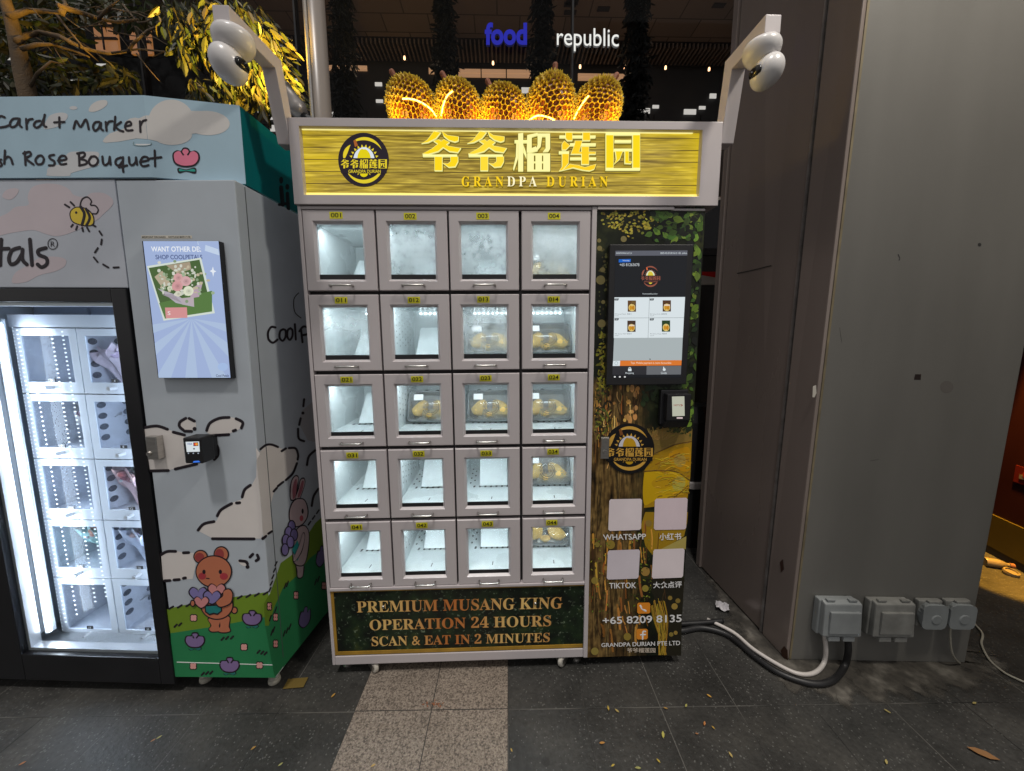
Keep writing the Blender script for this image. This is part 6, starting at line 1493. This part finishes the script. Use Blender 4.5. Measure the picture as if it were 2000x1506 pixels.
mb = MB(); prism(mb, -.006, .0105, .148, .156, .008, HP); mb.build('trim_rib', paint('scuffed_metal', (.26, .24, .23), .35, .3, 20, metal=.5), pil)
mb = MB(); prism(mb, -.012, .0105, .652, .69, .006, HP); mb.build('back_strip', M_ps, pil, bevel=.003)
mb = MB(); prism(mb, .010, .0185, -.0015, .0, .01, HP); mb.build('edge_seal', paint('old_sealant', (.20, .165, .10), .7, .3, 12), pil)
s = Art(flat(PF, 1, 0, (0, -1, 0)))
s.poly([(1787, 731), (1799, 731), (1798, 742), (1785, 742)], (.02, .012, .01), 1); s.ell(1849, 756, 13, 12, (.13, .12, .11), 1, 18); s.ell(1913, 478, 3.6, 3.6, (.03, .03, .03), 1, 10); s.stroke([(1754, 497), (1757, 504), (1756, 508)], 1, (.05, .05, .05), 1); s.stroke([(1700, 900), (1716, 897)], .7, (.12, .115, .105), 1); s.stroke([(1640, 640), (1644, 668)], .6, (.12, .115, .105), 1)
s.poly([(1587, 754), (1593, 752), (1594, 768), (1590, 776), (1586, 776)], (.55, .52, .46), 5)
s.build('marks', attr_mat('pillar_marks', .6), pil)
_q = PF.hit(1475, 527, 0, -.03); s = Art(lambda px, py: (lambda q: (Vector((SHX*q.z*(1-.65*q.y/.68)-.09*q.y-.0006, q.y, q.z)), Vector((-1, 0, 0))))(PF.hit(px, py, 0, SHX*_q.z*(1-.65*_q.y/.68)-.09*_q.y))); s.stroke([(1447, 534), (1475, 527), (1502, 519)], .9, (.03, .028, .026), 1); s.poly([(1527, 1262), (1533, 1270), (1534, 1290), (1524, 1284), (1521, 1270)], (.05, .022, .012), 12); s.poly([(1519, 1098), (1524, 1092), (1526, 1112), (1521, 1118)], (.045, .02, .014), 12)
s.build('scratch', bpy.data.materials['pillar_marks'], pil)

# ---- weatherproof sockets on the pillar
M_sk = paint('grey_abs', (.30, .32, .325), .5, .12, 10); M_sk2 = paint('dusty_grey_abs', (.25, .25, .235), .65, .25, 14)
M_sk3 = paint('smoky_clear_plastic', (.26, .28, .285), .25, .12, 10)
def socket(px0, py0, px1, py1, depth, label, kind, mat_):
    q0, q1 = PF.hit(px0, py0, 1, 0), PF.hit(px1, py1, 1, 0)
    w_, h_ = (q1.x-q0.x), (q0.z-q1.z)
    t = thing('socket_box', label, 'power socket', PM @ T((q0.x, 0, q1.z)), 'weatherproof sockets on the pillar')
    mb = MB()
    if kind == 'double':
        mb.box(0, w_*.86, -depth*.55, -.0005, h_*.18, h_*.98); bd = mb.build('back_box', mat_, t, bevel=.006)
        mb = MB(); mb.hexa([(w_*.04, -depth, h_*.22), (w_*.92, -depth, h_*.22), (w_*.92, -depth*.5, h_*.2), (w_*.04, -depth*.5, h_*.2)], [(w_*.06, -depth*.9, h_*.95), (w_*.9, -depth*.9, h_*.95), (w_*.88, -depth*.5, h_), (w_*.04, -depth*.5, h_)])
        ld_ = mb.build('lid', mat_, t, bevel=.006)
        mb = MB(); mb.box(w_*.16, w_*.84, -depth-.006, -depth+.006, h_*.30, h_*.80); mb.build('lid_panel', mat_, ld_, bevel=.004)
        mb = MB()
        for k in range(2): mb.box(w_*(.20+.34*k), w_*(.46+.34*k), -depth*.95, -depth*.55, h_*.10, h_*.2)
        mb.build('cable_flap', mat_, t, bevel=.003)
        for k in range(2):
            mb = MB(); mb.box(w_*(.12+.5*k), w_*(.3+.5*k), -depth*.8, -depth*.55, h_*.985, h_*1.03); mb.build('hinge', mat_, t, bevel=.002)
    else:
        mb.box(w_*.05, w_*.95, -depth*.5, -.0005, 0, h_); mb.build('back_box', mat_, t, bevel=.006)
        mb = MB(); mb.loft([[(w_*(.5+.48*math.cos(a))*1.0, y, h_*(.5+.5*math.sin(a))) for a in [math.copysign(abs(x), x) for x in [2*PI*i/24 for i in range(24)]]] for y in (-depth*.5,)]+[[(w_*(.5+.46*max(-1, min(1, 1.25*math.cos(2*PI*i/24)))), y, h_*(.5+.46*max(-1, min(1, 1.25*math.sin(2*PI*i/24))))) for i in range(24)] for y in (-depth*.9, -depth)])
        ld_ = mb.build('lid', M_sk3, t, bevel=0)
        mb = MB(); mb.lathe([(0, .003), (w_*.16, .003), (w_*.2, 0)], T((w_*.55, -depth, h_*.42)) @ Rx(90), 18); mb.build('boss', M_sk3, ld_)
        mb = MB(); mb.box(w_*.3, w_*.72, -depth*.8, -depth*.5, h_*.97, h_*1.05); mb.build('hinge', mat_, t, bevel=.002)
    return t
socket(1590, 1160, 1664, 1243, .055, 'clean grey double socket box with white and black cables plugged in', 'double', M_sk)
socket(1688, 1162, 1766, 1246, .05, 'dusty grey double socket box second from the left on the pillar', 'double', M_sk2)
socket(1782, 1166, 1826, 1216, .045, 'small empty smoky socket cover between the dusty box and the corded one', 'single', M_sk2)
socket(1834, 1166, 1880, 1216, .045, 'small smoky socket cover nearest the pillar edge with a pale cord', 'single', M_sk2)
# ---- cables
def smooth3(pts, k=6):
    out = []
    for i in range(len(pts)-1):
        p0, p1, p2, p3 = pts[max(i-1, 0)], pts[i], pts[i+1], pts[min(i+2, len(pts)-1)]
        for j in range(k):
            t = j/k; out.append(.5*(2*p1+(p2-p0)*t+(2*p0-5*p1+4*p2-p3)*t*t+(3*p1-p0-3*p2+p3)*t**3))
    out.append(pts[-1]); return out
def c8(x, y): return (1320+x*.34, 1050+y*.34)
def cable(label, fl_, up, r, mat_, name='cable'):
    pts = [floor_at(*c8(*q), r+.004) for q in fl_]+[PM @ PF.hit(*c8(*q), 1, d) for q, d in up]
    o = Vector((pts[0].x, pts[0].y, 0)); mb = MB(); mb.tube(smooth3([p-o for p in pts]), r, 10)
    ob = mb.build(name, mat_, None, smooth=True); ob.location = o; return tag(ob, label, 'cable')
M_wc = paint('white_cable', (.62, .58, .55), .4, .06, 8); M_pc = paint('pale_cord', (.36, .34, .28), .5, .1, 12)
cable('thick black power cable curving from the durian machine to the clean socket box', [(-60, 520), (30, 535), (150, 518), (300, 560), (450, 680), (600, 780), (780, 838), (900, 820)], [((968, 740), -.035), ((990, 650), -.035), ((985, 565), -.035)], .0125, M_rubber)
cable('white power cable looping along the black one to the clean socket box', [(180, 470), (330, 545), (450, 645), (620, 748), (720, 785), (800, 775)], [((850, 720), -.03), ((862, 640), -.03), ((850, 540), -.03)], .0085, M_wc)
cable('flat black cable running straight behind the curved black one', [(-40, 500), (60, 494), (160, 488), (270, 478)], [], .011, M_rubber)
cable('pale cord hanging from the corner socket to the paving', [], [((1578, 490), -.03), ((1576, 570), -.03), ((1582, 640), -.03), ((1600, 690), -.025), ((1632, 722), -.01)], .0035, M_pc, 'cord')
cable('pale cord snaking over the paving right of the pillar', [(1660, 440), (1700, 480), (1760, 550), (1756, 612), (1800, 700), (1880, 770), (1960, 812), (2100, 870)], [], .0042, M_pc, 'cord')

# ================================================================ beyond the pillar: dark red hoarding on an olive base, amber light
p1, p2 = floor_at(1912, 1071), floor_at(2000, 1120)
ang = math.degrees(math.atan2(p2.y-p1.y, p2.x-p1.x))
HM = T((p1.x, p1.y, 0)) @ Rz(ang)
ho = thing('hoarding', 'dark red hoarding with an olive yellow base right of the pillar', 'hoarding', HM)
HF = Frame(HM.copy())
zo = HF.hit(1960, 1015, 1, 0).z
mb = MB(); mb.box(-2, 2.2, 0, .06, .05, zo); mb.build('base_board', paint('olive_yellow_board', (.055, .04, .003), .5, .15, 4), ho)
mb = MB(); mb.box(-2, 2.2, .004, .056, .004, .05); mb.build('kick_rail', M_dark, ho)
mb = MB(); mb.box(-2, 2.2, .01, .05, zo, 4.2); mb.build('red_panel', paint('dark_red_board', (.022, .003, .003), .4, .2, 3), ho)
q0, q1 = HF.hit(1984, 908, 1, .006), HF.hit(2030, 958, 1, .006)
ns = thing('notice_sign', 'small red bordered notice on the dark red hoarding', 'sign', HM @ T((q0.x, .006, q1.z)))
mb = MB(); mb.box(0, q1.x-q0.x, 0, .003, 0, q0.z-q1.z, (.10, .008, .006)); mb.box(.03, q1.x-q0.x-.03, -.002, -.0005, .03, (q0.z-q1.z)-.05, (.16, .15, .14)); mb.build('plate', M_print, ns)
mb = MB(); mb.lathe([(0, -.001), (.028, -.001), (.028, 0)], T((.075, -.003, (q0.z-q1.z)*.6)) @ Rx(90), 16, (.3, .02, .015)); mb.build('red_dot', M_print, ns)
am = bpy.data.lights.new('amber_lamp', 'SPOT'); am.energy = 1100; am.color = (1, .48, .05); am.spot_size = math.radians(20); am.spot_blend = .2; am.shadow_soft_size = .03
amo = bpy.data.objects.new('amber_lamp', am); col.objects.link(amo)
tgt = floor_at(1985, 1115); hn = -(HM.to_3x3() @ Vector((0, 1, 0))); amo.location = tgt+hn*.10+Vector((0, 0, 2.3)); amo.rotation_euler = (tgt+hn*.03-amo.location).to_track_quat('-Z', 'Y').to_euler()
q = floor_at(1944, 1108)
bt = thing('plastic_bottle', 'small pale bottle lying on the amber lit paving beyond the pillar', 'bottle', T(q+Vector((0, 0, .026))) @ Rz(-24) @ Ry(90))
M_bt = paint('cream_bottle', (.20, .16, .10), .4, .1, 20)
mb = MB(); mb.lathe([(0, -.05), (.024, -.05), (.026, -.045), (.026, .01), (.02, .03), (.012, .045), (.012, .055), (0, .055)], n=20); mb.build('body', M_bt, bt, smooth=False)
mb = MB(); mb.lathe([(0, .056), (.015, .056), (.015, .076), (0, .076)], n=16); mb.build('cap', paint('brown_cap', (.2, .08, .04), .5), bt)
q = floor_at(1958, 1112); cp = thing('bottle_lid', 'round pale lid leaning against the lying bottle', 'lid', T(q+Vector((-.02, -.05, .012))) @ Rx(12))
mb = MB(); mb.lathe([(0, -.01), (.032, -.01), (.034, 0), (.032, .012), (.026, .013), (.024, .004), (0, .004)], n=22); mb.build('disc', M_bt, cp)

# ================================================================ the gap between machine and pillar
BY = 2.9
def gp_(x, y, Y): return at(x, y, Y)
q0, q1 = at(1340, 531, BY), at(1412, 556, BY)
bn = thing('banner', 'red and white barrier board glimpsed between the machine and the pillar', 'barrier', T((q0.x, BY, 0)))
z0_, z1_ = q1.z, q0.z
mb = MB(); w_ = .5; mb.box(0, w_, 0, .02, z0_, z1_, (.50, .47, .42)); bo = mb.build('white_board', M_print, bn)
mb = MB(); mb.add([(.0, -.002, z1_), (w_, -.002, z1_), (w_, -.002, z0_+(z1_-z0_)*.1), (.0, -.002, z0_+(z1_-z0_)*.95)], [(0, 3, 2, 1)], (.55, .02, .015)); mb.build('red_stripe', M_print, bo)
mb = MB(); mb.box(0, .04, .0, .04, 0, z0_, (.03, .03, .03)); mb.box(w_-.04, w_, .0, .04, 0, z0_, (.03, .03, .03)); mb.build('post', M_print, bn)
q0, q1 = at(1380, 272, MY-.12), at(1430, 384, MY-.12)
bs = thing('bracket_beam', 'brown boxed beam end on the mall front beside the pillar', 'beam', T((q0.x, MY-.12, 0)))
mb = MB(); mb.box(0, .6, 0, .1, q1.z, q0.z); mb.build('beam_box', paint('brown_cladding', (.12, .095, .08), .6, .1, 5), bs, bevel=.004)
mb = MB(); mb.box(.0, .6, -.006, -.001, q1.z-.03, q1.z-.005); mb.build('drip_edge', M_steel, bs)
q = at(1352, 790, 2.4); fz = at(1352, 940, 2.4).z
bi = thing('covered_stand', 'black covered stand with a white band between the machine and the pillar', 'stand', T((q.x, 2.4, 0)))
mb = MB(); mb.lathe([(.0, 0), (.12, 0), (.11, fz), (.125, fz+.2), (.13, q.z-.1), (.1, q.z), (0, q.z+.01)], n=18); mb.build('black_cover', M_rubber, bi)
mb = MB(); mb.lathe([(.112, fz-.01), (.128, fz-.005), (.130, fz+.035), (.116, fz+.04)], n=18); mb.build('white_band', M_wc, bi)
q0 = floor_at(1345, 1040); 
st = MB(); st.box(q0.x-.2, q0.x+.25, q0.y, q0.y+.9, .004, .12); ob = st.build('stone_step', paint('step_stone', (.10, .085, .07), .8, .2, 8, bump=.2), None, bevel=.006); tag(ob, 'low brown stone step behind the gap beside the pillar', 'step')

# ================================================================ litter
M_yl = attr_mat('fallen_leaf', .6, .15)
def litter(px, py, L, c, ang, label, group=None, name='fallen_leaf'):
    q = floor_at(px, py, .0045); mb = MB()
    pr_ = [(-.5, 0), (-.2, .17), (.15, .2), (.5, 0), (.15, -.2), (-.2, -.17)]
    top = [(x*L, y*L*.9, .002+.25*L*(y*y*2+.1*abs(x))) for x, y in pr_]
    mb.add(top, [(0, 5, 4, 3), (0, 3, 2, 1)], c); mb.add([(x, y, z+.0008) for x, y, z in top], [(3, 4, 5, 0), (1, 2, 3, 0)], c)
    o = mb.build(name, M_yl); o.location = q; o.rotation_euler = (0, 0, ang); return tag(o, label, 'leaf', group)
yc = lambda: tuple(v*random.uniform(.8, 1.2) for v in random.choice([(.50, .33, .07), (.44, .26, .05), (.40, .30, .12), (.42, .20, .06)]))
for (x, y) in [(311, 1441), (299, 1447), (495, 1462), (44, 1492), (548, 1494), (651, 1359)]: litter(x, y, random.uniform(.014, .022), yc(), random.uniform(.6, 1.2), 'tiny yellow fallen leaf on the dark paving in front of the flower machine', 'fallen leaves left of the granite path')
for (x, y) in [(1188, 1384), (1205, 1389), (1176, 1452), (1197, 1496), (1286, 1487), (1246, 1501), (1376, 1414), (1393, 1422), (1361, 1434), (1385, 1360), (1427, 1475), (1300, 1384), (1340, 1379)]: litter(x, y, random.uniform(.012, .021), yc(), random.uniform(0, 6.3), 'tiny yellow fallen leaf on the dark paving right of the granite path', 'fallen leaves right of the granite path')
litter(1295, 1436, .026, (.46, .42, .1), 1.2, 'bright yellow leaf scrap, widest of those right of the granite path')
litter(729, 1496, .016, (.5, .33, .1), .5, 'tiny tan leaf lying on the beige granite path'); litter(999, 1466, .013, (.5, .34, .08), 2, 'tiny leaf at the right edge of the granite path')
for (x, y, a) in [(1731, 1489, .8), (1733, 1390, 2.2), (1903, 1374, .2)]: litter(x, y, .02, (.42, .34, .12), a, 'thin straw coloured leaf sliver on the paving in front of the pillar', 'straw slivers near the pillar')
big = litter(1920, 1473, .075, (.30, .15, .06), -.6, 'large curled brown dry leaf on the paving at the lower right')
for k in range(14):
    litter(845+random.gauss(0, 9), 1377+random.gauss(0, 5), random.uniform(.008, .014), (.30, .11, .05), random.uniform(0, 6.3), 'rust red leaf crumb in the small pile on the granite path', 'rust red crumbs on the granite path')
q = floor_at(1411, 1189, .006); mb = MB()
g = []; n = 6
for j in range(n+1):
    for i in range(n+1): g.append((-.03+.01*i+random.uniform(-.003, .003), -.022+.0085*j+random.uniform(-.003, .003), .012+random.uniform(-.010, .012)))
mb.add(g, [(j*(n+1)+i, j*(n+1)+i+1, (j+1)*(n+1)+i+1, (j+1)*(n+1)+i) for j in range(n) for i in range(n)], (.62, .60, .62))
ob = mb.build('crumpled_receipt', M_print); ob.location = q; ob.rotation_euler = (0, 0, -.4); tag(ob, 'crumpled white paper receipt lying beside the pillar base', 'paper')
mb = MB(); q = floor_at(580, 1334, .0045); mb.box(-.045, .035, -.022, .022, 0, .001, (.16, .11, .03)); ob = mb.build('card_scrap', M_print); ob.location = q; ob.rotation_euler = (0, 0, .06); tag(ob, 'flat brown card scrap by the flower machine foot', 'card')
cn = thing('shade_slab', 'grey slab added above the view, out of sight, to shade the right side', 'shade_slab', T((2.3, 1.0, 4.3)))
mb = MB(); mb.box(-1.3, 1.6, -1.55, 1.7, 0, .25); mb.build('slab', paint('shade_slab_paint', (.3, .29, .27), .7), cn)  # unseen slab added to keep light off the pillar and paving
# unseen downlight over the pillar, there to brighten its top
pl_ = bpy.data.lights.new('pillar_downlight', 'AREA'); pl_.shape = 'DISK'; pl_.size = .35; pl_.energy = 46; pl_.color = (1, .93, .82)
plo = bpy.data.objects.new('pillar_downlight', pl_); col.objects.link(plo); plo.location = (1.75, .35, 3.95); plo.rotation_euler = (math.radians(22), 0, 0)
